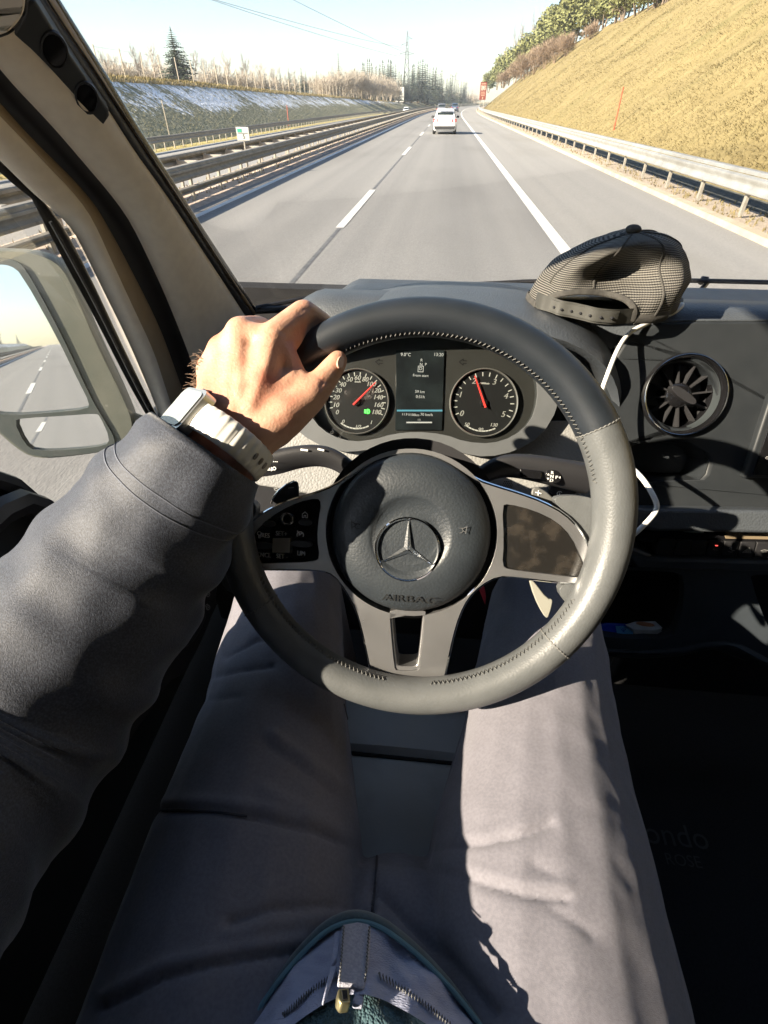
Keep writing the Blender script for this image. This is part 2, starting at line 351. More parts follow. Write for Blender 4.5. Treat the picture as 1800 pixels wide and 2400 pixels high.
strip('snowy_slope', lslope, m, label='shaded cutting with patches of old snow left of the oncoming carriageway', cat='slope')
M_crest = mat('crest_grass', (.32, .25, .13), .95, c2=(.24, .19, .1), nscale=1.5, bump=.8, bscale=5, bdist=.2)
strip('hilltop', lambda y: [(-28.4, -.8 + (crest_left(y) + .8) * .93), (-29, crest_left(y)), (-31, crest_left(y) + .15), (-60, crest_left(y) + .8), (-300, crest_left(y) + 1)], M_crest, label='flat strip of dry grass on top of the left cutting', cat='hill')

# ---- grass blades lying over the slopes
def tufts(name, n, place, m, h, w, lean, label, seed):
    rg = np.random.RandomState(seed); V = []; F = []
    for i in range(n):
        p, s = place(rg); p = np.array(p)
        a = rg.uniform(0, 2 * math.pi)
        for k in range(3):
            b_ = a + k * 2.1 + rg.uniform(-.4, .4); hh = h * s * rg.uniform(.6, 1.3); ww = w * s * rg.uniform(.6, 1.3)
            d = np.array([math.cos(b_), math.sin(b_), 0]) * ww; q = p + np.array([d[1], -d[0], 0]) * rg.uniform(-2, 2)
            tip = q + np.array(lean) * hh * rg.uniform(.6, 1.4) + np.array([rg.uniform(-.22, .22), rg.uniform(-.22, .22), rg.uniform(.35, .8)]) * hh
            o = len(V); V += [q - d, q + d, tip]; F.append((o, o + 1, o + 2))
    mb = MB(); mb.v = [tuple(x) for x in V]; mb.f = F
    return tag(mb.build(name, m, smooth=False, recalc=False), label, 'grass', kind='stuff')
def rplace(rg):
    y = 7 * math.exp(rg.uniform(0, math.log(270 / 7.))); t = rg.uniform(0, 1) ** 1.2
    x = 7.7 + t * min(14.5, 4 + y * .25); z = slope_z(x, y); return (x + off(y), y, z - .03), (1 if y < 60 else 1.25)
M_straw = mat('straw', (.19, .15, .062), .9, c2=(.245, .2, .09), nscale=.9, c3=(.15, .132, .05), n3=.5, c3pos=(.5, .72))
tufts('dry_grass', 80000, rplace, M_straw, .18, .011, (-.85, -.55, -.4), 'dry yellow grass combed down the right embankment', 3)
def lplace(rg):
    y = 30 * math.exp(rg.uniform(0, math.log(10.))); t = rg.uniform(0, 1); c = crest_left(y); return (-21 - 8 * t + off(y), y, -.8 + (c + .8) * t - .02), 1
tufts('slope_grass', 6000, lplace, mat('dull_grass', (.2, .19, .11), .95, c2=(.28, .26, .15), nscale=1), .2, .02, (.5, 0, 0), 'short dull grass poking through the snow on the left cutting', 4)
def cplace(rg):
    y = 25 * math.exp(rg.uniform(0, math.log(12.))); x = -rg.uniform(28.3, 30.5); return (x + off(y), y, np.interp(-x, [28.4, 29, 31], [-.8 + (crest_left(y) + .8) * .93, crest_left(y), crest_left(y) + .15]) - .02), 1
tufts('crest_grass', 5000, cplace, M_straw, .32, .05, (.2, 0, .1), 'fringe of straw-coloured grass along the top of the left cutting', 5)
def mplace(rg):
    y = 8 * math.exp(rg.uniform(0, math.log(12.))); x = rg.choice([-rg.uniform(6.0, 8.3), rg.uniform(5.9, 7.0), -rg.uniform(19.7, 20.9)]); z = np.interp(x, [-21, -20, -8.6, -8.3, -7.6, -6, 5.8, 7], [-.8, -.78, -.8, -.55, -.05, .03, 0, -.02]); return (x + off(y), y, z - .02), 1
tufts('verge_weeds', 2500, mplace, M_straw, .14, .02, (0, 0, 0), 'thin dry weeds on the gravel beside the guard rails', 6)

# ---- guard rails
WB = [(.0, .0), (.07, .03), (.075, .08), (.01, .13), (.01, .18), (.075, .23), (.07, .28), (.0, .31), (-.012, .31), (.058, .28), (.063, .235), (-.002, .185), (-.002, .125), (.063, .075), (.058, .035), (-.012, 0)]
def sweep(prof, x, z, y0, y1, flip=1, close=True):
    mb = MB(); P = [[(x + flip * dx + off(y), y, z + dz) for dx, dz in prof] for y in ys(y0, y1)]; return mb.grid(np.array(P), cv=close)
def post_mesh(h, w=.1, d=.06): mb = MB(); mb.box((0, 0, h / 2), (d, w, h)); me = mb.mesh('post'); me.materials.append(M_post); return me
def rail(label, x, beams, ph, zb, y0, y1, sp, m, flip, group, cap=None, block=0, bh=1.0, py0=None):
    t = thing('guard_rail', (x + off(y0), y0, zb), label, 'guard rail', group)
    for z in beams: sweep([(a, b_ * bh * (1 if z > .3 else .6)) for a, b_ in WB], x + flip * .05, zb + z, y0, y1, flip).build('beam', m, t, angle=60)
    if cap: sweep([(-.09, 0), (.09, 0), (.09, .05), (.07, .07), (-.07, .07), (-.09, .05)], x + cap[0], zb + cap[1], y0, y1).build('top_rail', m, t, angle=40)
    me = post_mesh(ph); y = (y0 if py0 is None else py0) + .6; n = 0
    if block: bm_ = MB().box((0, 0, 0), (block, .14, .16)).mesh('spacer'); bm_.materials.append(M_post)
    while y < min(y1, 235) and n < 295:
        o = bpy.data.objects.new('post', me); col.objects.link(o); o.location = (x + off(y) - flip * .02, y, zb); o.rotation_euler.z = random.uniform(-.05, .05); attach(o, t)
        if block:
            q = bpy.data.objects.new('spacer', bm_); col.objects.link(q); q.location = (x + off(y) + .3 * -flip, y, zb + ph - .12); attach(q, t)
        y += sp; n += 1
    return t
rail('pale galvanised guard rail along the gravel on the right side', 6.2, [.42], .7, 0, 3, 420, 2.35, M_steel, -1, 'motorway guard rails', cap=(.06, .74))
rail('weathered double guard rail nearest the left lane on the central reservation', -6.05, [.2, .46], .7, 0, -300, 420, 1.9, M_steel_old, 1, 'motorway guard rails', cap=(.0, .69), bh=.8, py0=-36)
rail('guard rail with spacer blocks on the oncoming side of the central reservation', -7.15, [.46], .72, 0, -300, 420, 1.9, M_steel_old, -1, 'motorway guard rails', cap=(-.05, .73), block=.5, bh=.85, py0=-36)
rail('far guard rail below the snowy cutting', -20.0, [.42], .72, -.78, 20, 420, 1.6, M_steel_old, 1, 'motorway guard rails', cap=(0, .73))

# ---- red and white snow poles, small kilometre sign
def pole(x, y, z, h, m, label, tilt=0., name='snow_pole', r=.035):
    t = thing(name, (x, y, z), label, 'snow pole', 'snow poles')
    MB().tube([(x, y, z), (x + tilt * h, y, z + h)], r, 8).build('shaft', m, t)
    MB().tube([(x + tilt * h, y, z + h - .02), (x + tilt * h, y, z + h + .02)], r * 1.15, 8).build('cap', m, t); return t
pole(8.55, 34.2, .7, 1.75, M_red, 'thin red snow pole behind the right guard rail')
pole(-21.6, 47.6, -.55, 2.5, M_woodpost, 'pale snow pole before the snowy cutting, nearest the windscreen pillar', -.02)
q = on_x(676, 288, -21.3); pole(q[0], q[1], -.7, 2.2, M_red, 'red snow pole behind the far guard rail')
q = on_x(903, 262, -21.3); pole(q[0], q[1], -.7, 2.0, M_red, 'small red snow pole just left of the white billboard')
q = on_x(572, 312, -6.62); KY = float(q[1]); KZ = float(q[2]) - .02; t = thing('kilometre_sign', (-6.65, KY, 0), 'small white kilometre plate on a thin post between the central guard rails', 'sign')
MB().tube([(-6.65, KY, 0), (-6.65, KY, KZ)], .025, 8).build('post', M_post, t)
MB().box((-6.65, KY - .03, KZ), (.42, .02, .36)).build('plate', mat('sign_white', (.45, .46, .43), .5), t, bevel=.01)
mb = MB(); Mk = frame((-6.65, KY - .045, KZ), (0, -1, 0)); mb.box((-.1, .09, .001), (.14, .09, .002), Mk); mb.build('green_emblem', mat('sign_green', (.03, .3, .2), .5), t)
mb = MB(); add_text(mb, '5', Mk @ Matrix.Translation((.02, -.07, .002)), .17); mb.box((.0, .02, .001), (.32, .012, .002), Mk); mb.build('numeral', mat('sign_black', (.05, .05, .05), .5), t, smooth=False)

# ---- billboards, brown tourist sign
def panel_sign(name, p, w, h, legs, m, label, cat):
    t = thing(name, (p[0], p[1], p[2] - legs), label, cat)
    MB().box((p[0], p[1], p[2] + h / 2), (w, .12, h)).build('panel', m, t, bevel=.02)
    for k in (-.3, .3): MB().tube([(p[0] + k * w, p[1] + .15, p[2] - legs), (p[0] + k * w, p[1] + .15, p[2] + h)], .09, 8).build('leg', M_post, t)
    return t
p = on_y(936.5, 239, 262); t = panel_sign('billboard', p, 3.4, 4.6, 3.2, mat('billboard_back', (.66, .66, .63), .6, c2=(.56, .56, .54), nscale=.8), 'grey-white billboard on two legs beyond the far guard rail', 'billboard')
for k in np.linspace(-1.3, 1.3, 5): MB().box((p[0] + k, p[1] - .09, p[2] + 2.3), (.06, .06, 4.4)).build('rib', M_steel, t)
p = on_y(1130.5, 234, 214); t = panel_sign('tourist_sign', p, 2.05, 4.4, 3.0, mat('brown_sign', (.2, .04, .022), .5), 'tall brown tourist sign at the foot of the right embankment', 'sign')
Ms = mat('sign_cream', (.45, .3, .22), .5); F_ = frame((p[0], p[1] - .065, p[2] + 2.2), (0, -1, 0))
mb = MB(); mb.box((0, 1.75, .01), (1.5, .22, .01), F_); mb.box((0, -.3, .01), (1.3, .16, .01), F_); mb.box((0, -.72, .01), (1.5, .16, .01), F_); mb.box((0, -1.1, .01), (1.2, .16, .01), F_); mb.box((0, -1.75, .01), (.3, .6, .01), F_); mb.build('lettering', Ms, t)
mb = MB(); mb.plate([(-.75, .0), (-.5, .25), (-.2, .1), (.1, .45), (.35, .2), (.75, .35), (.75, 1.35), (-.75, 1.35)], z0=0, z1=.012, M=F_); mb.build('picture', mat('sign_picture', (.55, .48, .4), .5, c2=(.2, .13, .1), nscale=2), t)

# ---- wildlife fence on the left crest
t = thing('wildlife_fence', (-29.4, 50, crest_left(50)), 'wildlife fence of pale posts and wire along the top of the snowy cutting', 'fence')
me = MB().tube([(0, 0, 0), (0, 0, 2.1)], .055, 6).mesh('post'); me.materials.append(M_woodpost)
y = 50.0
while y < 330:
    o = bpy.data.objects.new('post', me); col.objects.link(o); o.location = (-29.4 + off(y), y, crest_left(y) - .05); o.rotation_euler = (random.uniform(-.03, .03), random.uniform(-.03, .03), 0); attach(o, t); y += 4.0 + random.uniform(-.2, .2)
for h in (.5, 1.1, 1.9):
    MB().tube([(-29.4 + off(y), y, crest_left(y) + h) for y in range(50, 330, 8)], .008, 4).build('wire', M_post, t)

# ---- lattice pylon and its cables
def pylon(px_, py_top, Y, base_z, label, scale=1.0, arms=True):
    top = on_y(px_, py_top, Y); x = top[0]; H = top[2] - base_z; t = thing('power_pylon', (x, Y, base_z), label, 'pylon', 'power line pylons')
    b0 = H * .085; mb = MB(); lv = [(0, b0), (.18, b0 * .78), (.34, b0 * .6), (.48, b0 * .46), (.6, b0 * .35), (.7, b0 * .27), (.79, b0 * .21), (.87, b0 * .15), (1.0, .05)]
    r = .09 * scale
    for sx in (-1, 1):
        for sy in (-1, 1): mb.tube([(x + sx * w, Y + sy * w, base_z + H * f) for f, w in lv], r, 4)
    mb.build('legs', M_pyl, t)
    mb = MB()
    for (f0, w0), (f1, w1) in zip(lv[:-1], lv[1:]):
        for s in (-1, 1):
            for a in (-1, 1):
                mb.tube([(x - a * w0, Y + s * w0, base_z + H * f0), (x + a * w1, Y + s * w1, base_z + H * f1)], r * .55, 4)
                mb.tube([(x + s * w0, Y - a * w0, base_z + H * f0), (x + s * w1, Y + a * w1, base_z + H * f1)], r * .55, 4)
    mb.build('lattice', M_pyl, t)
    ends = []
    for f, w, side in ((.70, .13, (-1, 1)), (.82, .1, (-1,)), (.9, .085, (1,))):
        for s in side:
            mb = MB(); e = (x + s * H * w, Y, base_z + H * f); mb.tube([(x, Y, base_z + H * (f + .03)), e], r * .7, 4); mb.tube([(x, Y, base_z + H * (f - .01)), e], r * .7, 4)
            mb.tube([e, (e[0], e[1], e[2] - H * .035)], r * .6, 4); mb.build('crossarm', M_pyl, t); ends.append((e[0], e[1], e[2] - H * .035))
    return ends
M_pyl = mat('pylon_steel', (.15, .155, .16), .6, metal=.3)
ends = pylon(955, 72, 300, 1.0, 'lattice pylon rising behind the white billboard', 1.0)
pylon(1069, 165, 620, 0, 'distant pylon over the end of the spruce wood', 1.3); pylon(1094, 190, 820, 0, 'very distant pylon left of the brown sign', 1.5); pylon(1108, 210, 1000, 0, 'faintest pylon nearest the brown sign', 1.5)
M_cable = mat('cable', (.1, .105, .11), .6)
for i, (q, e, sag) in enumerate((((540, -12), ends[0], 3.), ((556, -12), ends[2], 3.), ((700, -12), ends[1], 2.))):
    a = on_y(q[0], q[1], 150.); a2 = np.array(e) + (a - np.array(e)) * 1.9; pts = []
    for k in range(17):
        f = k / 16; p = np.array(e) * (1 - f) + a2 * f; p[2] -= sag * 4 * f * (1 - f) * .6; pts.append(p)
    tag(MB().tube(pts, .04, 4).build('power_cable', M_cable), ('lower of the two left power cables sagging over the cutting', 'upper of the two left power cables sagging over the cutting', 'right-hand power cable running up to the lattice pylon')[i], 'cable', 'overhead power cables')

# ---- trees
M_bark = mat('bark', (.13, .1, .075), .9, c2=(.2, .16, .12), nscale=6)
M_barepale = mat('pale_twigs', (.4, .35, .3), .9, c2=(.3, .25, .21), nscale=.5)
M_needle = mat('spruce_needles', (.035, .05, .03), .8, c2=(.07, .09, .05), nscale=.7)
M_needle_d = mat('dark_spruce_needles', (.03, .045, .035), .8, c2=(.055, .075, .055), nscale=.4)
M_olive = mat('olive_needles', (.12, .135, .05), .8, c2=(.21, .215, .08), nscale=.8)
M_brown = mat('brown_twigs', (.38, .33, .27), .9, c2=(.48, .43, .36), nscale=.6)
M_redtwig = mat('reddish_twigs', (.24, .17, .12), .9, c2=(.32, .25, .18), nscale=.6)
def spruce_geo(seed, layers=20, nb=9, width=.19, gap=0.):
    rg = random.Random(seed); c = MB()
    for i in range(layers):
        f = i / (layers - 1); z = .1 + .88 * f; R = width * (1 - f) ** .85 + .012
        if rg.random() < gap: R *= .5
        for k in range(nb):
            a = 2 * math.pi * (k + rg.random() * .8) / nb; r = R * rg.uniform(.6, 1.2); dx, dy = math.cos(a), math.sin(a)
            segs = 4; prev = None; droop = rg.uniform(.25, .6)
            for s in range(segs + 1):
                u = s / segs; p = Vector((dx * r * u, dy * r * u, z - droop * r * u + .25 * r * u * u * (1 if f > .5 else .6)))
                if prev is not None:
                    w = r * .33 * (1 - u * .7); side = Vector((-dy, dx, 0)) * w
                    c.add([prev, prev * .4 + p * .6 + side - Vector((0, 0, w * .7)), p], [(0, 1, 2)]); c.add([prev, p, prev * .4 + p * .6 - side - Vector((0, 0, w * .7))], [(0, 1, 2)])
                prev = p
    c.add([(-.012, 0, .93), (.012, 0, .93), (0, 0, 1.02)], [(0, 1, 2)]); c.add([(0, -.012, .93), (0, .012, .93), (0, 0, 1.02)], [(0, 1, 2)])
    tr = MB().tube([(0, 0, -.02), (0, 0, .5), (0, 0, .97)], [.018, .011, .002], 6); return c, tr
def bare_geo(seed, depth=5, spread=.5, fork=3, upright=.35):
    rg = random.Random(seed); c = MB(); tr = MB()
    def grow(p, d, L, r, lev):
        q = p + d * L; mid = (p + q) / 2 + Vector((rg.uniform(-1, 1), rg.uniform(-1, 1), 0)) * L * .05
        (tr if lev == 0 else c).tube([p, mid, q], [r, r * .85, r * .65], 5 if lev == 0 else 3, cap=False)
        if lev >= depth: return
        for k in range(fork if lev else fork + 2):
            f = rg.uniform(.45, 1.0) if lev else rg.uniform(.35, 1.0); s = p + d * L * f
            nd = (d + Vector((rg.uniform(-1, 1), rg.uniform(-1, 1), rg.uniform(-.2, 1) * upright * 2)) * spread * 1.2).normalized()
            grow(s, nd, L * rg.uniform(.5, .75), r * .62, lev + 1)
    grow(Vector((0, 0, -.01)), Vector((rg.uniform(-.05, .05), rg.uniform(-.05, .05), 1)).normalized(), .42, .014, 0); return c, tr
def clump_geo(seed, n=1500, rx=.42, leaf=.055, base=.12, thin=False):
    rg = random.Random(seed); c = MB(); lobes = [(Vector((rg.uniform(-.25, .25), rg.uniform(-.25, .25), rg.uniform(.35, .8))), rg.uniform(.13, .26)) for _ in range(13)]
    for i in range(n):
        ce, R = rg.choice(lobes); v = Vector((rg.gauss(0, 1), rg.gauss(0, 1), rg.gauss(0, 1))).normalized() * R * rg.uniform(.55, 1.08); p = ce + v
        if p.z < base: continue
        if thin:
            d = (v.normalized() + Vector((rg.uniform(-.5, .5), rg.uniform(-.5, .5), rg.uniform(.2, 1.2)))).normalized() * leaf * rg.uniform(1.5, 3.2); s = Vector((rg.uniform(-1, 1), rg.uniform(-1, 1), 0)) * leaf * .09
            c.add([p - s, p + s, p + d], [(0, 1, 2)])
        else:
            a = Vector((rg.uniform(-1, 1), rg.uniform(-1, 1), rg.uniform(-.6, .6))).normalized() * leaf * rg.uniform(.6, 1.4); b_ = a.cross(v.normalized()).normalized() * leaf * .55
            c.add([p - a, p + b_, p + a, p - b_], [(0, 1, 2, 3)])
    tr = MB()
    for k in range(4): e = lobes[k][0]; tr.tube([(e.x * .15, e.y * .15, -.02), (e.x * .5, e.y * .5, e.z * .5), tuple(e)], [.02, .014, .006], 5)
    return c, tr
def tree_mesh(geo, mc, mt):
    c, tr = geo; a = c.mesh('crown'); a.materials.append(mc); b_ = tr.mesh('trunk'); b_.materials.append(mt); return a, b_
P_spruce = [tree_mesh(spruce_geo(s, 22, 9, w), mm, M_bark) for s, w, mm in ((1, .17, M_needle_d), (2, .2, M_needle_d), (3, .15, M_needle), (4, .22, M_needle))]
P_near = tree_mesh(spruce_geo(11, 30, 13, .3, .12), M_needle, M_bark)
P_bare = [tree_mesh(bare_geo(s, 5, .55, 3), M_barepale, M_barepale) for s in (5, 6, 8)]
P_oliv = [tree_mesh(clump_geo(s, 2600, leaf=.04), M_olive, M_bark) for s in (21, 22, 23)]
P_brush = [tree_mesh(clump_geo(s, 2000, leaf=.075, base=.02, thin=True), M_brown, M_brown) for s in (31, 32)]
P_redbr = [tree_mesh(clump_geo(s, 3000, leaf=.085, base=.02, thin=True), M_redtwig, M_redtwig) for s in (41, 42)]
def plant(name, proto, p, h, label, cat, group, wide=1.0):
    t = thing(name, p, label, cat, group); t.location.z -= (.09 * h if proto in P_oliv else 0); t.scale = (h * wide, h * wide, h); t.rotation_euler.z = random.uniform(0, 6.28)
    for nm, me in zip(('crown', 'trunk'), proto):
        o = bpy.data.objects.new(nm, me); col.objects.link(o); o.parent = t
    return t
def by_px(x, ytop, Y, zb): q = on_y(x, ytop, Y); return (q[0], Y, zb), q[2] - zb
# near left: one big spruce and pale bare trees behind the fence
p, h = by_px(398, 62, 112, 3.6); plant('spruce_tree', P_near, p, h, 'largest dark spruce, standing alone behind the fence on the left cutting', 'tree', 'trees on the left crest', 1.5)
for i, (x, yt, Y) in enumerate(((232, 105, 95), (268, 118, 100), (308, 82, 108), (340, 80, 104), (372, 130, 115), (445, 105, 120), (478, 125, 118), (520, 108, 125), (565, 112, 128), (605, 140, 135), (640, 150, 140), (215, 128, 88), (287, 128, 112), (690, 172, 170), (325, 128, 120))):
    p, h = by_px(x, yt, Y, 3.3); plant('bare_tree', random.choice(P_bare), p, h, ('leafless pale tree on the left crest nearest the windscreen pillar' if i in (0, 11) else 'tallest leafless pale tree left of the big spruce' if i == 2 else 'leafless pale tree behind the fence on the left cutting'), 'tree', 'bare trees on the left crest', random.uniform(.7, 1.0))
for n_, (x, yt, Y) in enumerate(sorted(((505, 152, 150), (540, 165, 155), (560, 170, 160), (590, 168, 165), (425, 158, 150), (620, 172, 170), (655, 160, 180), (675, 158, 185), (690, 168, 190), (705, 158, 190), (715, 165, 190)))):
    p, h = by_px(x, yt, Y, 2.8); plant('spruce_tree', random.choice(P_spruce), p, max(h, 3), ['first','second','third','fourth','fifth','sixth','seventh','eighth','ninth','tenth','eleventh'][n_] + ' small spruce right of the big spruce on the left crest', 'tree', 'small spruces on the left crest', 1.2)
for i in range(24):
    x = 225 + i * 22 + random.uniform(-5, 5); Y = float(np.interp(x, [225, 740], [92, 185])) + random.uniform(0, 25); p, h = by_px(x, float(np.interp(x, [225, 400, 740], [150, 165, 188])) + random.uniform(-10, 6), Y, 3.2 if x < 500 else 2.7)
    plant('brown_shrub', random.choice(P_brush), p, max(h, 1.6), 'pale leafless scrub along the fence on the left crest', 'shrub', 'scrub on the left crest', 1.5)
for i in range(16):
    x = 240 + i * 31 + random.uniform(-10, 10); p, h = by_px(x, float(np.interp(x, [240, 740], [115, 165])) + random.uniform(-8, 12), float(np.interp(x, [240, 740], [115, 200])), 3.0); plant('bare_tree', random.choice(P_bare), p, h, 'leafless pale tree behind the fence on the left cutting', 'tree', 'bare trees on the left crest', random.uniform(.8, 1.2))
# wood left of the carriageway, thinning into the distance
FAR = 'spruces of the wood beyond the left cutting'
p, h = by_px(792, 122, 205, 2.3); plant('spruce_tree', P_spruce[2], p, h, 'single taller spruce standing above the brown brush left of the pylon', 'tree', FAR, 1.0)
rr = random.Random(5)
for i in range(84):
    x = 735 + i * 4.5 + rr.uniform(-3, 3); Y = float(np.interp(x, [735, 850, 950, 1010, 1080, 1112], [215, 235, 275, 330, 430, 520])) + rr.uniform(-12, 45)
    top = float(np.interp(x, [720, 760, 820, 862, 880, 912, 940, 960, 990, 1010, 1035, 1050, 1062, 1085, 1102, 1112], [168, 168, 165, 138, 145, 135, 165, 150, 128, 140, 165, 170, 178, 190, 205, 232])) + rr.uniform(-4, 22)
    p, h = by_px(x, top, Y, 1.6 if x < 1000 else .4); plant('spruce_tree', P_spruce[rr.randrange(4)], p, max(h, 3), 'dark spruce in the wood behind the billboard and pylon' if x < 1040 else 'hazy spruce at the far end of the wood by the bend', 'tree', FAR, rr.uniform(1.2, 1.75))
for i in range(26):
    x = 745 + i * 7.6 + rr.uniform(-4, 4); Y = float(np.interp(x, [745, 950], [165, 240])) + rr.uniform(-5, 12); top = float(np.interp(x, [745, 790, 860, 950], [182, 168, 172, 200])) + rr.uniform(-6, 14)
    p, h = by_px(x, top, Y, 2.2); plant('brown_shrub', rr.choice(P_brush), p, max(h, 2), 'leafless brown shrub in the thicket behind the left fence', 'shrub', 'brown thicket behind the left fence', 1.0)
for i in range(14):
    x = 1040 + i * 6 + rr.uniform(-3, 3); p, h = by_px(x, 222 + rr.uniform(-6, 6), 480 + rr.uniform(0, 120), -.5); plant('brown_shrub', rr.choice(P_brush), p, max(h, 3), 'pale brown shrub low on the horizon at the bend of the road', 'shrub', 'shrubs at the bend', 1.5)
# right crest
ORD = 'first second third fourth fifth sixth seventh eighth ninth tenth eleventh twelfth thirteenth fourteenth fifteenth sixteenth'.split()
SLP = ((7.6, 0, .05), (-.7, 0, 1))
def on_slope(x, y, far=0.):
    q = on_plane(x, y, *SLP); d = q - CC; return q + np.array([0, 0, -.1]) + d * far
for n_, (x, yb, h, k) in enumerate(((1145, 212, 7, 0), (1155, 205, 8, 1), (1165, 203, 7.5, 2), (1178, 196, 9, 0), (1192, 190, 8.5, 3), (1205, 183, 8.5, 1), (1222, 175, 8, 2), (1240, 166, 7.5, 0))):
    q = on_slope(x, yb); plant('spruce_tree', P_oliv[k % 3] if k != 1 else P_spruce[3], q, h, ORD[n_] + (' tree, an olive evergreen,' if k != 1 else ' tree, a pointed spruce,') + ' in the row rising from the brown sign', 'tree', 'evergreens on the right crest', 1.0)
for i, (x, yb, h) in enumerate(sorted(((1262, 150, 7.5), (1285, 128, 8), (1315, 112, 8.5), (1345, 98, 8), (1380, 75, 7.5), (1415, 58, 5.5), (1300, 100, 10), (1350, 70, 9), (1495, 30, 4.5), (1525, 18, 4.2), (1560, 2, 4.5), (1440, 50, 6.5), (1465, 40, 6), (1400, 62, 8), (1545, 8, 5)))):
    q = on_slope(x, yb); plant('evergreen_bush', P_oliv[i % 3], q, h, ORD[i] + ' broad yellowish-green evergreen along the right crest, counted from the bend', 'bush', 'evergreens on the right crest', 1.15)
for i, (x, yb, h) in enumerate(((1180, 205, 4), (1205, 194, 4), (1228, 184, 4.2), (1250, 172, 4.2), (1275, 158, 4), (1300, 146, 3.6), (1325, 132, 3.0), (1450, 46, 3.2), (1380, 95, 2.2))):
    q = on_slope(x, yb); plant('reddish_shrub', P_redbr[i % 2], q, h, ORD[i] + ' reddish leafless shrub from the bend along the edge of the dry slope', 'shrub', 'reddish shrubs on the right crest', 1.2)
for n_, (x, yb, h, far) in enumerate(((1172, 190, 15, .12), (1196, 180, 15, .1), (1218, 165, 15, .1), (1238, 150, 14, .08), (1260, 130, 13, .08))):
    q = on_slope(x, yb, far); plant('bare_tree', random.choice(P_bare), q, h, ORD[n_] + ' tall leafless tree behind the right crest evergreens, from the bend', 'tree', 'bare trees on the right crest', .7)
# behind the van, seen in the door mirror
for i in range(26):
    Y = -rr.uniform(330, 660); X = -rr.uniform(30, 62); z = 3.4
    plant('spruce_tree' if i % 2 else 'bare_tree', P_spruce[i % 4] if i % 2 else P_bare[i % 3], (X, Y, z), rr.uniform(7, 12), 'tree behind the van, a speck on the skyline of the door mirror', 'tree', 'trees behind the van', 1.0)

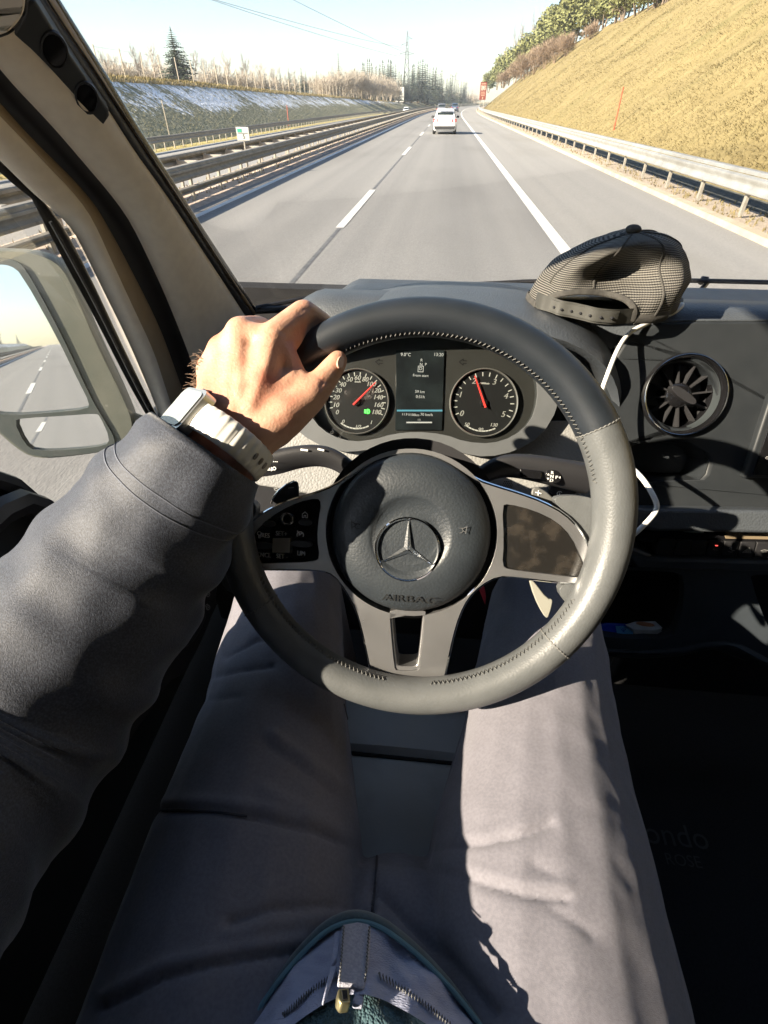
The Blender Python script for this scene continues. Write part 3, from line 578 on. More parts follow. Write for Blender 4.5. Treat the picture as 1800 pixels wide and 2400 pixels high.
# ---- cars
M_tyre = mat('tyre_rubber', (.02, .02, .02), .85); M_rim = mat('wheel_alloy', (.45, .45, .46), .35, metal=.8)
M_carglass = mat('car_glass', (.02, .03, .03), .08, spec=.8); M_tail = mat('tail_lamp', (.45, .015, .02), .2, coat=.6); M_blackplastic = mat('car_black_plastic', (.025, .025, .027), .6); M_plate = mat('number_plate', (.6, .6, .58), .5); M_head = mat('headlamp', (.6, .62, .65), .1, coat=.8)
def car(name, p, rz, paint, label, L_=4.1, W=1.72, H=1.5):
    t = thing(name, p, label, 'car', 'cars on the motorway'); hw = W / 2
    # body of revolution-like loft: sections along y (rear 0 .. front L)
    secs = [(0.0, .30, .86, .80), (.06, .22, 1.0, .92), (.5, .18, 1.02, .98), (1.2, .17, 1.0, 1.0), (2.4, .17, .97, 1.0), (3.1, .18, .93, .99), (3.7, .2, .84, .94), (L_ - .08, .25, .72, .84), (L_, .35, .6, .74)]
    mb = MB(); P = []
    for y, z0, z1, w in secs:
        w *= hw; P.append([(-w * .9, y, z0), (-w, y, z0 + .12), (-w * 1.0, y, (z0 + z1) / 2), (-w * .97, y, z1 - .1), (-w * .88, y, z1), (0, y, z1 + .03), (w * .88, y, z1), (w * .97, y, z1 - .1), (w, y, (z0 + z1) / 2), (w, y, z0 + .12), (w * .9, y, z0)])
    P = np.array(P); mb.grid(P, cv=True); n = P.shape[1]; o = len(mb.v); mb.f.append(tuple(range(n))); mb.f.append(tuple(reversed(range(o - n, o))))
    mb.build('body', paint, t, world=False, angle=50)
    # cabin
    cs = [(.1, .95, 1.02, .8, .8), (.32, 1.0, H - .13, .84, .74), (.6, 1.0, H - .02, .86, .72), (1.5, 1.0, H, .87, .72), (2.1, .98, H - .05, .86, .7), (2.55, .95, H - .22, .85, .72), (3.05, .9, .97, .83, .82)]
    mb = MB(); P = [[(-hw * wb, y, zb), (-hw * (wb * .55 + wt * .45), y, zb + (zt - zb) * .5), (-hw * wt, y, zt - .04), (-hw * wt * .8, y, zt), (hw * wt * .8, y, zt), (hw * wt, y, zt - .04), (hw * (wb * .55 + wt * .45), y, zb + (zt - zb) * .5), (hw * wb, y, zb)] for y, zb, zt, wb, wt in cs]
    mb.grid(np.array(P)); n = 8; mb.f.append(tuple(range(n))); o = len(mb.v); mb.f.append(tuple(reversed(range(o - n, o)))); mb.build('cabin', paint, t, world=False, angle=40)
    def quad(nm, pts, m, th=.012, d=(0, -1, 0)):
        d = Vector(d) * th; mb = MB(); v = [Vector(q) for q in pts]; k = len(v); mb.add([q + d for q in v] + [q - d for q in v], [tuple(range(k)), tuple(range(2 * k - 1, k - 1, -1))] + [(i, i + k, (i + 1) % k + k, (i + 1) % k) for i in range(k)]); return mb.build(nm, m, t, world=False, smooth=False, bevel=.006)
    quad('rear_window', [(-.6, .14, 1.0), (.6, .14, 1.0), (.56, .28, H - .2), (-.56, .28, H - .2)], M_carglass, .03)
    quad('windscreen', [(-.62, 3.02, 1.0), (.62, 3.02, 1.0), (.56, 2.5, H - .17), (-.56, 2.5, H - .17)], M_carglass, .05)
    for s in (-1, 1): quad('side_window', [(s * .735, .6, 1.04), (s * .735, 2.6, 1.02), (s * .655, 2.15, H - .14), (s * .64, .75, H - .12)], M_carglass, .03, (s, 0, 0))
    for s in (-1, 1):
        quad('tail_lamp', [(s * .84, .1, .92), (s * .5, .015, .9), (s * .5, .015, .76), (s * .62, .02, .72), (s * .84, .1, .74)], M_tail, .03)
        quad('headlamp', [(s * .72, L_ - .1, .68), (s * .42, L_ - .02, .66), (s * .45, L_ - .0, .54), (s * .72, L_ - .06, .54)], M_head, .03)
        mb = MB(); mb.ellipsoid((s * (hw + .1), 2.55, 1.0), (.1, .07, .075), 10, 8); mb.tube([(s * (hw - .04), 2.6, .96), (s * (hw + .08), 2.56, .98)], .025, 6); mb.build('mirror', M_blackplastic, t, world=False)
        for y in (.72, 3.25):
            w = MB(); Mx = Matrix.Translation((s * (hw - .1), y, .31)) @ Matrix.Rotation(math.pi / 2 * s, 4, 'Y'); w.lathe([(.19, -.1), (.28, -.105), (.31, -.07), (.31, .07), (.28, .105), (.19, .1)], 20, Mx); wo = w.build('wheel', M_tyre, t, world=False)
            w = MB(); w.lathe([(0.001, .085), (.06, .1), (.08, .085), (.19, .09), (.19, .06), (.001, .05)], 20, Mx); w.build('rim', M_rim, wo)
    quad('bumper', [(-.78, .0, .5), (.78, .0, .5), (.7, -.02, .32), (-.7, -.02, .32)], M_blackplastic, .05)
    quad('number_plate', [(-.26, -.01, .78), (.26, -.01, .78), (.26, -.01, .67), (-.26, -.01, .67)], M_plate, .02)
    mb = MB().box((0, .14, H - .06), (1.05, .22, .03)); mb.build('spoiler', paint, t, world=False, bevel=.01)
    t.rotation_euler.z = rz; return t
car('white_hatchback', (-.29, 47.0, .0), 0, mat('white_paint', (.75, .76, .77), .3, coat=.5), 'white hatchback driving just ahead in the same lane')
car('dark_car', (1.9 + off(118) - 3.55, 118, 0), -.012, mat('grey_paint', (.16, .17, .2), .35, coat=.5), 'grey car half hidden in front of the white hatchback', H=1.62)
car('blue_car', (2.3 + off(150) - 1.95, 150, 0), -.03, mat('blue_paint', (.05, .08, .14), .35, coat=.5), 'dark blue car farthest ahead near the bend', H=1.62)
car('oncoming_car', (-12.5, 190, -.8), math.pi, mat('white_paint_far', (.75, .76, .77), .35, coat=.5), 'white oncoming car beyond the central guard rails')
car('red_car', (-13.5, -140, -.8), math.pi, mat('red_car_paint', (.4, .04, .03), .35, coat=.5), 'red car behind on the oncoming carriageway, seen in the door mirror')
# ================================================================== THE VAN'S CAB
M_trim = mat('beige_trim', (.68, .6, .49), .75, c2=(.73, .65, .53), nscale=60, bump=.15, bscale=900, bdist=.0005)
M_trim_warm = mat('tan_trim', (.27, .2, .12), .5, c2=(.3, .225, .14), nscale=30)
M_rubber = mat('black_rubber', (.012, .012, .014), .55, c2=(.018, .018, .02), nscale=30)
M_frit = mat('black_frit', (.01, .01, .012), .25)
M_dash = mat('dash_plastic', (.05, .057, .066), .47, c2=(.06, .068, .077), nscale=12, bump=.35, bscale=330, bdist=.0012, voronoi=True, rvar=.06)
M_dash_sunlit = mat('dash_plastic_sunlit', (.19, .19, .185), .6, c2=(.22, .22, .212), nscale=14, bump=.45, bscale=300, bdist=.0014, voronoi=True)  # dash plastic again, its sunlit look put into a paler colour
M_panel = mat('panel_plastic', (.018, .021, .024), .48, c2=(.022, .025, .028), nscale=30, bump=.12, bscale=900, bdist=.0004, spec=.28)
M_console = mat('console_plastic', (.03, .037, .045), .55, c2=(.037, .045, .054), nscale=25, bump=.15, bscale=700, bdist=.0004)
M_gloss = mat('gloss_black', (.008, .008, .009), .08, coat=.4)
M_satin = mat('satin_black', (.02, .02, .022), .4)
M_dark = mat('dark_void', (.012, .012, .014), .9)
M_glyph = mat('white_print', (.75, .75, .73), .6)
M_glyph_dim = mat('grey_print', (.3, .3, .29), .6)
M_carpet = mat('black_carpet', (.012, .013, .015), 1.0, c2=(.018, .019, .022), nscale=200, bump=.5, bscale=600, bdist=.002)
M_seat = mat('seat_leatherette', (.46, .49, .5), .55, c2=(.54, .57, .58), nscale=10, bump=.2, bscale=400, bdist=.0006, voronoi=True, c3=(.4, .43, .44), n3=14)
M_glass = glass_mat('window_glass', (.975, .985, .98), .22)
M_white_plastic = mat('white_plastic', (.72, .72, .7), .4)

def frame2(P, n): Mf = frame(P, n); return Mf, Mf.inverted()
class Plane:
    def __init__(s, P, n): s.P = np.array(P, float); s.n = unit(n); s.M, s.I = frame2(s.P, s.n)
    def loc(s, pts): return [tuple((s.I @ Vector(on_plane(x, y, s.P, s.n)))[:2]) for x, y in pts]
    def one(s, x, y): return s.loc([(x, y)])[0]
    def at(s, x, y, off=0.): return on_plane(x, y, s.P + s.n * off, s.n)
    def off(s, d): return Plane(s.P + s.n * d, s.n)
    def scale(s, x, y): return np.linalg.norm(on_plane(x + 1, y, s.P, s.n) - on_plane(x, y, s.P, s.n))
def slab(name, pl, pts, th, m, parent, holes=(), top=0., bevel=.002, it=0, smooth=False, seg=2):
    o = smooth_loop(pl.loc(pts), it) if it else pl.loc(pts); h = [smooth_loop(pl.loc(q), it) if it else pl.loc(q) for q in holes]
    return MB().plate(o, h, z0=top - th, z1=top, M=pl.M).build(name, m, parent, smooth=True, angle=30, bevel=bevel, seg=seg)

# ---- shell: roof, floor, bulkhead, far door
shell = thing('van_cab', (.45, 0, .7), 'dark shell of the van cab: floor, roof lining and bulkhead', 'van cab', kind='structure')
MB().box((.45, .2, .68), (2.25, 2.4, .04)).build('floor', M_carpet, shell)
MB().box((.45, -.19, 2.5), (2.15, 1.3, .06)).build('roof_lining', M_carpet, shell, bevel=.02)
MB().box((.45, -.86, 1.6), (2.2, .05, 1.85)).build('bulkhead', M_carpet, shell)
MB().box((.45, 1.36, 1.1), (2.0, .05, .86)).build('firewall', M_dark, shell)
MB().box((1.47, .1, 1.13), (.06, 1.9, .96)).build('far_door_panel', M_panel, shell, bevel=.01)  # far door, its top raised to let less sky light in
MB().box((1.47, -.45, 1.97), (.06, .7, 1.0)).build('far_pillar', M_trim, shell, bevel=.01)
MB().box((-.64, -.74, 1.95), (.06, .3, 1.05)).build('near_pillar', M_trim, shell, bevel=.01)
MB().box((.45, .40, 2.38), (1.9, .26, .16)).build('header_sky_block', M_carpet, shell, bevel=.03)  # unseen shelf added to cut sky light through the windscreen
MB().box((1.47, .3, 2.32), (.06, 1.0, .3)).build('far_window_sky_block', M_trim, shell, bevel=.02)  # unseen strip added to shrink the far window and darken the cab
mb = MB(); Mt = frame((.57, .47, .703), (0, 0, 1), (0, 1, 0)); add_text(mb, 'ondo', Matrix.Translation((.565, .47, .702)), .062, align='CENTER'); add_text(mb, 'ROSE', Matrix.Translation((.565, .425, .702)), .03); mb.build('mat_lettering', mat('mat_print', (.05, .052, .055), .8), shell, smooth=False)

# ---- windscreen pillar: bands traced down the pillar, each with its own depth
def extend(P, z=2.47):
    d = P[0] - P[1]; k = (z - P[0][2]) / d[2]; return np.vstack([P[0] + d * k, P])
def PL(pts, Xt, Xb, n=30):
    q = smooth_line(pts, n, 2); X = np.linspace(Xt, Xb, n); return extend(np.array([on_x(x, y, X[i]) for i, (x, y) in enumerate(q)]))
B0 = [(141, 0), (200, 95), (255, 181), (300, 258), (345, 330), (400, 415), (470, 525), (540, 632), (603, 728)]
B0a = [(130, 0), (191, 100), (245, 186), (291, 264), (336, 338), (400, 428), (462, 527), (532, 635), (600, 733)]
B1 = [(108, 0), (170, 96), (193, 128), (245, 206), (301, 292), (345, 360), (400, 443), (443, 508), (500, 598), (561, 690), (597, 742)]
B2 = [(78, 0), (157, 118), (205, 186), (256, 260), (313, 352), (380, 443), (400, 472), (470, 580), (544, 692), (590, 765)]
B3 = [(-60, 92), (0, 162), (36, 205), (120, 292), (212, 400), (260, 456), (298, 508), (325, 558), (353, 617), (380, 675), (407, 739), (450, 848), (475, 930)]
B4 = [(-60, 175), (0, 241), (72, 323), (157, 405), (200, 452), (228, 487), (274, 568), (325, 666), (352, 720), (380, 780), (423, 900), (445, 960)]
B5 = [(-60, 210), (0, 272), (72, 347), (122, 400), (165, 444), (203, 490), (230, 540), (252, 590), (312, 720), (361, 823), (385, 900), (405, 960)]
B6 = [(-60, 322), (0, 376), (16, 392), (48, 424), (81, 456), (120, 490), (152, 517), (176, 548), (195, 584), (244, 685), (298, 793), (344, 900), (378, 985)]
L0, L0a, L1, L2 = PL(B0, -.475, -.44), PL(B0a, -.475, -.44), PL(B1, -.477, -.445), PL(B2, -.48, -.452)
L3, L4, L5, L6 = PL(B3, -.535, -.53), PL(B4, -.565, -.565), PL(B5, -.562, -.562), PL(B6, -.598, -.6)
OUT = unit((-.55, .8, .1))
def band(name, A, B, m, parent, bulge=.0, thick=.03, k=6, round_=0.):
    rows = []
    for a, b in zip(A, B):
        mid = (a + b) / 2; toc = unit(CC - mid); r = [b + OUT * thick]
        for t in np.linspace(0, 1, k): r.append(b * (1 - t) + a * t + toc * (bulge * math.sin(math.pi * t) ** .8 if bulge > 0 else bulge * math.sin(math.pi * t)))
        r.append(a + OUT * thick); rows.append(r)
    return MB().grid(np.array(rows), cv=True).build(name, m, parent, angle=70)
pillar = thing('windscreen_pillar', L2[-1], 'beige windscreen pillar with its black seals left of the windscreen', 'pillar')
band('glass_edge', L0, L0a, M_frit, pillar, .0015, .02)
band('edge_trim', L0a, L1, M_trim_warm, pillar, .003, .02)
band('rubber_seal', L1, L2, M_rubber, pillar, .006, .03)
band('pillar_cover', L2, L3, M_trim, pillar, .02, .05, 10)
band('door_seal', L3, L4, M_rubber, pillar, -.012, .05)
mb = MB().tube(PL([(112, 0), (175, 97), (198, 128), (250, 206), (306, 292), (350, 360), (404, 443), (448, 508), (505, 598), (565, 690)], -.474, -.443), .0012, 6); mb.build('seam_line', M_rubber, pillar)
# dark handle mount with two oval recesses
pp = Plane(on_x(150, 200, -.497), np.cross(on_x(240, 300, -.50) - on_x(60, 60, -.50), on_x(180, 150, -.475) - on_x(70, 200, -.535)))
if pp.n @ (CC - pp.P) < 0: pp = Plane(pp.P, -pp.n)
pp = pp.off(.014)
mount = slab('handle_mount', pp, [(83, 2), (120, 62), (160, 124), (210, 196), (256, 260), (257, 272), (240, 298), (217, 317), (205, 316), (150, 250), (90, 180), (30, 104), (16, 86), (34, 72), (52, 45), (60, 8)], .03, mat('mount_plastic', (.02, .022, .022), .5), pillar, bevel=.005, seg=3)
for (cx, cy), (rx, ry), an in (((127, 117), (29, 44), -18), ((203, 227), (25, 37), -20)):
    ca, sa = math.cos(math.radians(an)), math.sin(math.radians(an))
    el = lambda s: [(cx + s * (rx * math.cos(t) * ca - ry * math.sin(t) * sa), cy + s * (rx * math.cos(t) * sa + ry * math.sin(t) * ca)) for t in np.linspace(0, 2 * math.pi, 28, endpoint=False)]
    MB().plate(pp.loc(el(1.08)), [pp.loc(el(.92))], z0=-.002, z1=.0022, M=pp.M).build('oval_ring', M_satin, mount, bevel=.001)
    MB().plate(pp.loc(el(.92)), z0=-.002, z1=.0006, M=pp.M).build('oval_cap', M_gloss, mount)
v = thing('sun_visor', on_x(20, 25, -.5), 'rounded beige sun visor end in the top left corner', 'sun visor')
pv = Plane(on_x(20, 25, -.47), unit(CC - on_x(20, 25, -.47)))
slab('visor_pad', pv, [(-120, -120), (58, -60), (60, 5), (52, 38), (30, 66), (5, 82), (-120, 110)], .03, M_trim, v, bevel=.012, it=2, seg=4)
slab('visor_edge', pv.off(-.012), [(-125, -125), (66, -65), (68, 6), (59, 42), (36, 72), (8, 88), (-125, 118)], .008, M_rubber, v, bevel=.002, it=2)

# ---- driver's door: frame, window, belt line, inner panel with lock buttons
door = thing('driver_door', (-.61, .3, .75), 'driver door with beige window frame, black belt seal and side glass', 'door')
band('frame_flange', L4, L5, M_trim_warm, door, .004, .03)
band('window_frame', L5, L6, M_trim, door, .012, .05, 9)
W1 = PL([(72, 462), (110, 535), (152, 617), (217, 734), (301, 900), (350, 985)], -.615, -.615)[1:]; W2 = PL([(84, 455), (140, 520), (178, 585), (226, 680), (275, 785), (330, 900), (372, 985)], -.613, -.613)[1:]
band('quarter_light_bar', W2, W1, M_rubber, door, .004, .02)
W3 = PL([(118, 520), (165, 605), (228, 722), (316, 900), (362, 985)], -.605, -.605)[1:]; MB().tube(W3, .0025, 6).build('bar_rib', M_panel, door)
T0 = PL([(-60, 352), (0, 404), (36, 436), (75, 466)], -.612, -.612)[1:]; T1 = PL([(-60, 330), (0, 380), (40, 418), (82, 458)], -.61, -.61)[1:]; band('upper_seal', T1, T0, M_rubber, door, .002, .02)
sill = [(-.75, 1.505), (.47, 1.505), (.53, 1.49), (.555, 1.45), (.575, 1.38), (.61, 1.345), (.68, 1.335), (1.12, 1.335)]
mb = MB(); poly = [(y, z) for y, z in sill] + [(1.12, .72), (-.75, .72)]; Mx = Matrix(((0, 0, -1, -.6), (1, 0, 0, 0), (0, 1, 0, 0), (0, 0, 0, 1)))
mb.plate(poly, z0=0, z1=.055, M=Mx); mb.build('door_panel', M_panel, door, bevel=.006)
sm = smooth_line([(y, z) for y, z in sill], 50, 2)
MB().tube([(-.602, y, z + .004) for y, z in sm], .016, 8).build('belt_seal', M_rubber, door); MB().tube([(-.575, y, z - .035) for y, z in sm], .02, 8).build('belt_trim', M_satin, door)
MB().box((-.625, -.05, 2.41), (.07, 1.45, .12)).build('frame_header', M_trim, door, bevel=.02)
gp = [(-.75, 1.5), (.5, 1.5), (.62, 1.33), (1.1, 1.33)] + [(p[1] + .03, p[2]) for p in L5[::-1][2:]] + [(-.75, 2.46)]
mb = MB(); mb.plate(gp, z0=0, z1=.004, M=Matrix(((0, 0, -1, -.612), (1, 0, 0, 0), (0, 1, 0, 0), (0, 0, 0, 1)))); mb.build('side_glass', M_glass, door, smooth=False)
dp = Plane(on_x(470, 1420, -.43), (1, -.35, .35))
pod = slab('armrest', dp, [(500, 1290), (512, 1330), (508, 1400), (495, 1450), (465, 1520), (430, 1580), (396, 1596), (330, 1700), (250, 1800), (250, 1500), (420, 1330)], .1, M_satin, door, bevel=.012, it=1, seg=3)
slab('grip', dp.off(.004), [(458, 1428), (488, 1436), (470, 1480), (448, 1512), (425, 1522), (440, 1470)], .01, mat('grip_plastic', (.03, .034, .036), .45), door, bevel=.004, it=1)
mb = MB(); s = dp.scale(486, 1405)
for (x, y, op) in ((486, 1393, 1), (486, 1424, 0)):
    u, w = dp.one(x, y); Ml = dp.M @ Matrix.Translation((u, w, .002)); r = 4 * s
    strokes(mb, [arc(0, 0, r, 0, 360, 12), [(-r * .4, 0), (r * .4, 0)], arc(0, r * 1.2, r * .7, 0 if not op else 60, 180 if not op else 250, 8)], Ml, 1.6 * s)
mb.build('lock_icon', M_glyph_dim, door, smooth=False)

# ---- windscreen glass and the wiper arm on its lower edge
wl = L0[1:]; rows = []
ztop = L0[0]
for p in np.vstack([[L0[0]], resample(wl, 14)]):
    xr = .9 - p[0]; row = []
    for t in np.linspace(0, 1, 13): row.append((p[0] * (1 - t) + xr * t, p[1] + .13 * (1 - (2 * t - 1) ** 2), p[2]))
    rows.append(row)
ws = thing('windscreen', (.45, 1.36, 1.55), 'wide raked windscreen looking onto the motorway', 'windscreen')
MB().grid(np.array(rows)).build('pane', M_glass, ws, angle=180, recalc=False, solid=.004)
wb = rows[-1]; MB().tube([(p[0], p[1] - .012, p[2] + .004) for p in wb], .009, 8).build('lower_seal', M_rubber, ws)
wip = thing('wiper_arm', on_y(1660, 655, 1.33), 'thin black wiper arm lying along the bottom of the windscreen', 'wiper')
MB().tube([on_y(600, 722, 1.24), on_y(700, 702, 1.3), on_y(770, 693, 1.34), on_y(1000, 672, 1.40), on_y(1230, 660, 1.43), on_y(1500, 655, 1.42), on_y(1810, 662, 1.38)], .0055, 8).build('blade', M_rubber, wip)
MB().tube([on_y(1620, 690, 1.36), on_y(1640, 682, 1.38), on_y(1657, 664, 1.41), on_y(1656, 653, 1.42), on_y(1648, 652, 1.42), on_y(1642, 664, 1.41)], .006, 8).build('hook', M_satin, wip)
MB().box(tuple(on_y(1625, 690, 1.37)), (.12, .03, .008)).build('pivot_cover', M_panel, wip, bevel=.003)

# ---- door mirror
Pm = on_x(130, 850, -.86); rd = unit(ray(143, 803)); mn = unit(np.array([0.01, -1, .0]) - rd); mp = Plane(Pm, mn)
mir = thing('door_mirror', on_x(260, 1045, -.7), 'grey-green door mirror outside the driver window, reflecting the road behind', 'door mirror')
M_house = mat('mirror_housing', (.13, .14, .115), .5, c2=(.16, .165, .135), nscale=14, c3=(.22, .22, .19), n3=90, c3pos=(.68, .74))
M_house2 = mat('mirror_bezel', (.07, .085, .08), .5, c2=(.09, .1, .095), nscale=30)
M_mirror = mat('mirror_silver', (.86, .88, .88), .015, metal=1.0)
outer = smooth_loop(mp.loc([(-150, 640), (-140, 590), (-60, 583), (54, 585), (110, 598), (150, 625), (180, 690), (225, 800), (290, 930), (318, 1000), (300, 1040), (262, 1058), (170, 1072), (84, 1078), (40, 1055), (-20, 1000), (-110, 950), (-150, 850)]), 2)
bez = smooth_loop(mp.loc([(-140, 660), (-132, 604), (-40, 601), (40, 606), (70, 640), (150, 790), (200, 900), (228, 955), (275, 1030), (262, 1052), (170, 1066), (84, 1070), (46, 1048), (-20, 990), (-105, 940), (-140, 850)]), 2)
main = smooth_loop(mp.loc([(-120, 700), (-110, 625), (0, 619), (27, 622), (52, 640), (136, 790), (187, 895), (211, 942), (207, 957), (120, 966), (25, 972), (-50, 960), (-100, 930), (-120, 850)]), 1)
low = smooth_loop(mp.loc([(34, 984), (60, 978), (150, 973), (226, 967), (236, 974), (259, 1026), (249, 1043), (170, 1052), (84, 1055), (60, 1038)]), 1)
def ringpts(L, z, sc): c = np.mean(L, 0); return [tuple(mp.M @ Vector((*(c + (np.array(q) - c) * sc), z))) for q in L]
P = np.array([ringpts(outer, .0, .985), ringpts(outer, -.012, 1.0), ringpts(outer, -.05, 1.0), ringpts(outer, -.1, .9), ringpts(outer, -.13, .6), ringpts(outer, -.135, .05)])
MB().grid(P, cv=True).build('housing', M_house, mir, angle=50)
MB().plate(resample(np.vstack([outer, outer[:1]]), 80)[:-1] * .985 + np.mean(outer, 0) * .015, [bez], z0=-.02, z1=.002, M=mp.M).build('housing_rim', M_house, mir, bevel=.003)
MB().plate(bez, [main, low], z0=-.02, z1=.006, M=mp.M).build('bezel', M_house2, mir, bevel=.003)
MB().plate(main, z0=-.012, z1=-.004, M=mp.M).build('mirror_glass', M_mirror, mir, smooth=False)
c = np.mean(low, 0); tl = Matrix.Translation((c[0], c[1], 0)) @ Matrix.Rotation(math.radians(-2), 4, 'X') @ Matrix.Translation((-c[0], -c[1], 0))
MB().plate(low, z0=-.012, z1=-.004, M=mp.M @ tl).build('wide_angle_glass', M_mirror, mir, smooth=False)
a = on_plane(290, 1020, mp.P, mp.n); MB().tube([a + OUT * .05, np.array([-.68, a[1] + .06, a[2] - .05]), np.array([-.61, a[1] + .1, a[2] - .08])], [.05, .045, .05], 10, squash=(1, .6)).build('bracket', M_house, mir)

# ---- dashboard: padded top, instrument hood, centre panel, console
dash = thing('dashboard', (.45, .9, 1.2), 'dark grained dashboard with instrument hood and centre console', 'dashboard')
prof = [(1.31, 1.565), (1.05, 1.578), (.94, 1.592), (.915, 1.64), (.895, 1.654), (.86, 1.658), (.83, 1.657), (.81, 1.648), (.797, 1.615), (.785, 1.57), (.77, 1.52), (.75, 1.45), (.74, 1.41), (.8, 1.3)]
rows = []
for X in np.r_[np.linspace(-.32, -.19, 9), np.linspace(-.16, 1.45, 30)]:
    k = max(0, (-.19 - X) / .13) ** 1.4; rows.append([(X, y + (.05 * k if y < 1 else -.06 * k), z - .1 * k) for y, z in prof])
top = MB().grid(np.array(rows)).build('top_pad', M_dash, dash, angle=60)
def arch(cx, hw, zt, zb, Y, n=26, p=.75): return [(cx + hw * (abs(math.cos(t)) ** p) * (1 if math.cos(t) > 0 else -1), Y + .03 * abs(math.cos(t)) ** 3, zb + (zt - zb) * (math.sin(t) ** p)) for t in np.linspace(0, math.pi, n)]
hood = np.array([arch(.045, .25, 1.64, 1.45, 1.0), arch(.045, .262, 1.660, 1.45, .935), arch(.045, .268, 1.671, 1.45, .86), arch(.045, .262, 1.675, 1.45, .76), arch(.045, .252, 1.672, 1.45, .712), arch(.045, .246, 1.664, 1.45, .70), arch(.045, .238, 1.655, 1.45, .706), arch(.042, .228, 1.648, 1.46, .75)])
MB().grid(hood).build('instrument_hood', M_dash, dash, angle=80, solid=.002)
PA = Plane((.35, .78, 1.656), (0, -.243, .12)); PB = Plane((.35, .66, 1.413), (0, -.238, .06))
cub = [(1486, 1042), (1560, 1036), (1622, 1042), (1648, 1058), (1662, 1078), (1652, 1112), (1638, 1124), (1560, 1126), (1505, 1124), (1484, 1096)]
pan = [(1388, 985), (1412, 905), (1440, 838), (1468, 792), (1500, 768), (1545, 754), (1600, 751), (2300, 750), (2300, 1215), (1470, 1200), (1425, 1140), (1395, 1060)]
vhole = [(1601 + 84 * math.cos(t), 926 + 78 * math.sin(t)) for t in np.linspace(0, 2 * math.pi, 40, endpoint=False)]
cp = slab('centre_panel', PA, pan, .1, M_panel, dash, [cub, vhole], bevel=.006, seg=3)
slab('panel_surround', PA.off(-.055), [(1372, 985), (1394, 905), (1420, 838), (1448, 786), (1478, 760), (1525, 744), (1600, 742), (2320, 742), (2320, 1215), (1440, 1190), (1380, 1060)], .1, M_dash, dash, bevel=.005)
MB().tube([PA.at(x, y, -.003) for x, y in pan[:8]], .0022, 8).build('panel_edge_highlight', M_dash, dash)  # paler tube added to draw the highlight along the panel's left edge
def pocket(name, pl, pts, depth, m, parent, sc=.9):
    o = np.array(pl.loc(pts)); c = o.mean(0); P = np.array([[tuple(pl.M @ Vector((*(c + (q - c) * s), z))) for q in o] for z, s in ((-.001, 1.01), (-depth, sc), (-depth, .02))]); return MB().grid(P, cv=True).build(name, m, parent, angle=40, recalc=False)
pocket('storage_slot', PA, cub, .09, M_panel, cp, .8)
# round air vent
vc = PA.at(1601, 926); Vm = frame(vc, PA.n); R = .5 * np.linalg.norm(PA.at(1704, 926) - PA.at(1500, 926)) * .98
vent = MB().lathe([(R * 1.0, -.004), (R * 1.0, .006), (R * .97, .0095), (R * .92, .0095), (R * .88, .004), (R * .84, -.012), (R * .80, -.016), (R * .80, -.03)], 48, Vm).build('air_vent', M_gloss, dash, angle=50)
MB().lathe([(.001, -.05), (R * .78, -.05), (R * .80, -.03)], 40, Vm).build('vent_well', M_dark, vent); MB().lathe([(.001, -.009), (R * .2, -.009), (R * .3, -.013), (R * .3, -.05)], 40, Vm).build('vent_disc', M_gloss, vent)
MB().tube([Vm @ Vector((R * .955 * math.cos(a), R * .955 * math.sin(a), .0095)) for a in np.linspace(0, 2 * math.pi, 60, endpoint=False)], .0011, 6, closed=True).build('vent_bead', mat('dark_chrome', (.3, .32, .34), .15, metal=1.0), vent)
MB().lathe([(R * .86, .001), (R * .83, -.008), (R * .80, -.013)], 48, Vm, a0=-1.2, a1=1.1).build('vent_ring', mat('vent_steel', (.06, .07, .075), .3, metal=.4), vent)
for k in range(12):
    a = k * math.pi / 6 + .15; MB().box((R * .54, 0, -.022), (R * .5, .0022, .016), Vm @ Matrix.Rotation(a, 4, 'Z')).build('vent_vane', M_dark, vent)
MB().plate(smooth_loop([(-.021, .006), (.021, .006), (.021, -.006), (-.021, -.006)], 2), z0=-.012, z1=.004, M=Vm @ Matrix.Rotation(-.55, 4, 'Z')).build('vent_knob', M_satin, vent, bevel=.002)
# screen at the right edge
sc = slab('screen_frame', PA, [(1733, 1118), (1795, 925), (1830, 900), (2200, 900), (2200, 1118)], .02, M_panel, dash, top=.012, bevel=.003)
slab('screen', PA, [(1752, 1110), (1808, 932), (1836, 912), (2200, 912), (2200, 1110)], .02, M_gloss, dash, top=.0145, bevel=.001)
mb = MB(); u, w = PA.one(1787, 1071); add_text(mb, 'CAM', PA.M @ Matrix.Translation((u, w, .0155)), .0052, shear=.2); mb.build('screen_print', M_glyph, sc, smooth=False)
# padded strip, switch bar, buttons
slab('padded_strip', PA, [(1440, 1178), (1500, 1184), (2300, 1196), (2300, 1250), (1520, 1236), (1455, 1226)], .05, M_dash, dash, top=.026, bevel=.008, seg=3)
slab('switch_bar', PB, [(1470, 1230), (2300, 1242), (2300, 1290), (1540, 1272), (1480, 1268)], .03, M_gloss, dash, top=.0, bevel=.001)
ds = slab('temperature_display', PB, [(1707, 1236), (1800, 1238), (2000, 1240), (2000, 1266), (1800, 1264), (1700, 1262), (1698, 1255)], .003, mat('display_tan', (.2, .155, .1), .25), dash, top=.001, bevel=.0005)
mb = MB(); u, w = PB.one(1728, 1249); add_text(mb, '21', PB.M @ Matrix.Translation((u, w, .0015)), .011); mb.build('display_digits', mat('digit_print', (.32, .25, .16), .5), ds, smooth=False)
usb = slab('usb_plug', PB, [(1600, 1229), (1646, 1231), (1646, 1246), (1600, 1244)], .02, mat('usb_metal', (.55, .6, .6), .3, metal=.9), dash, top=.006, bevel=.001)
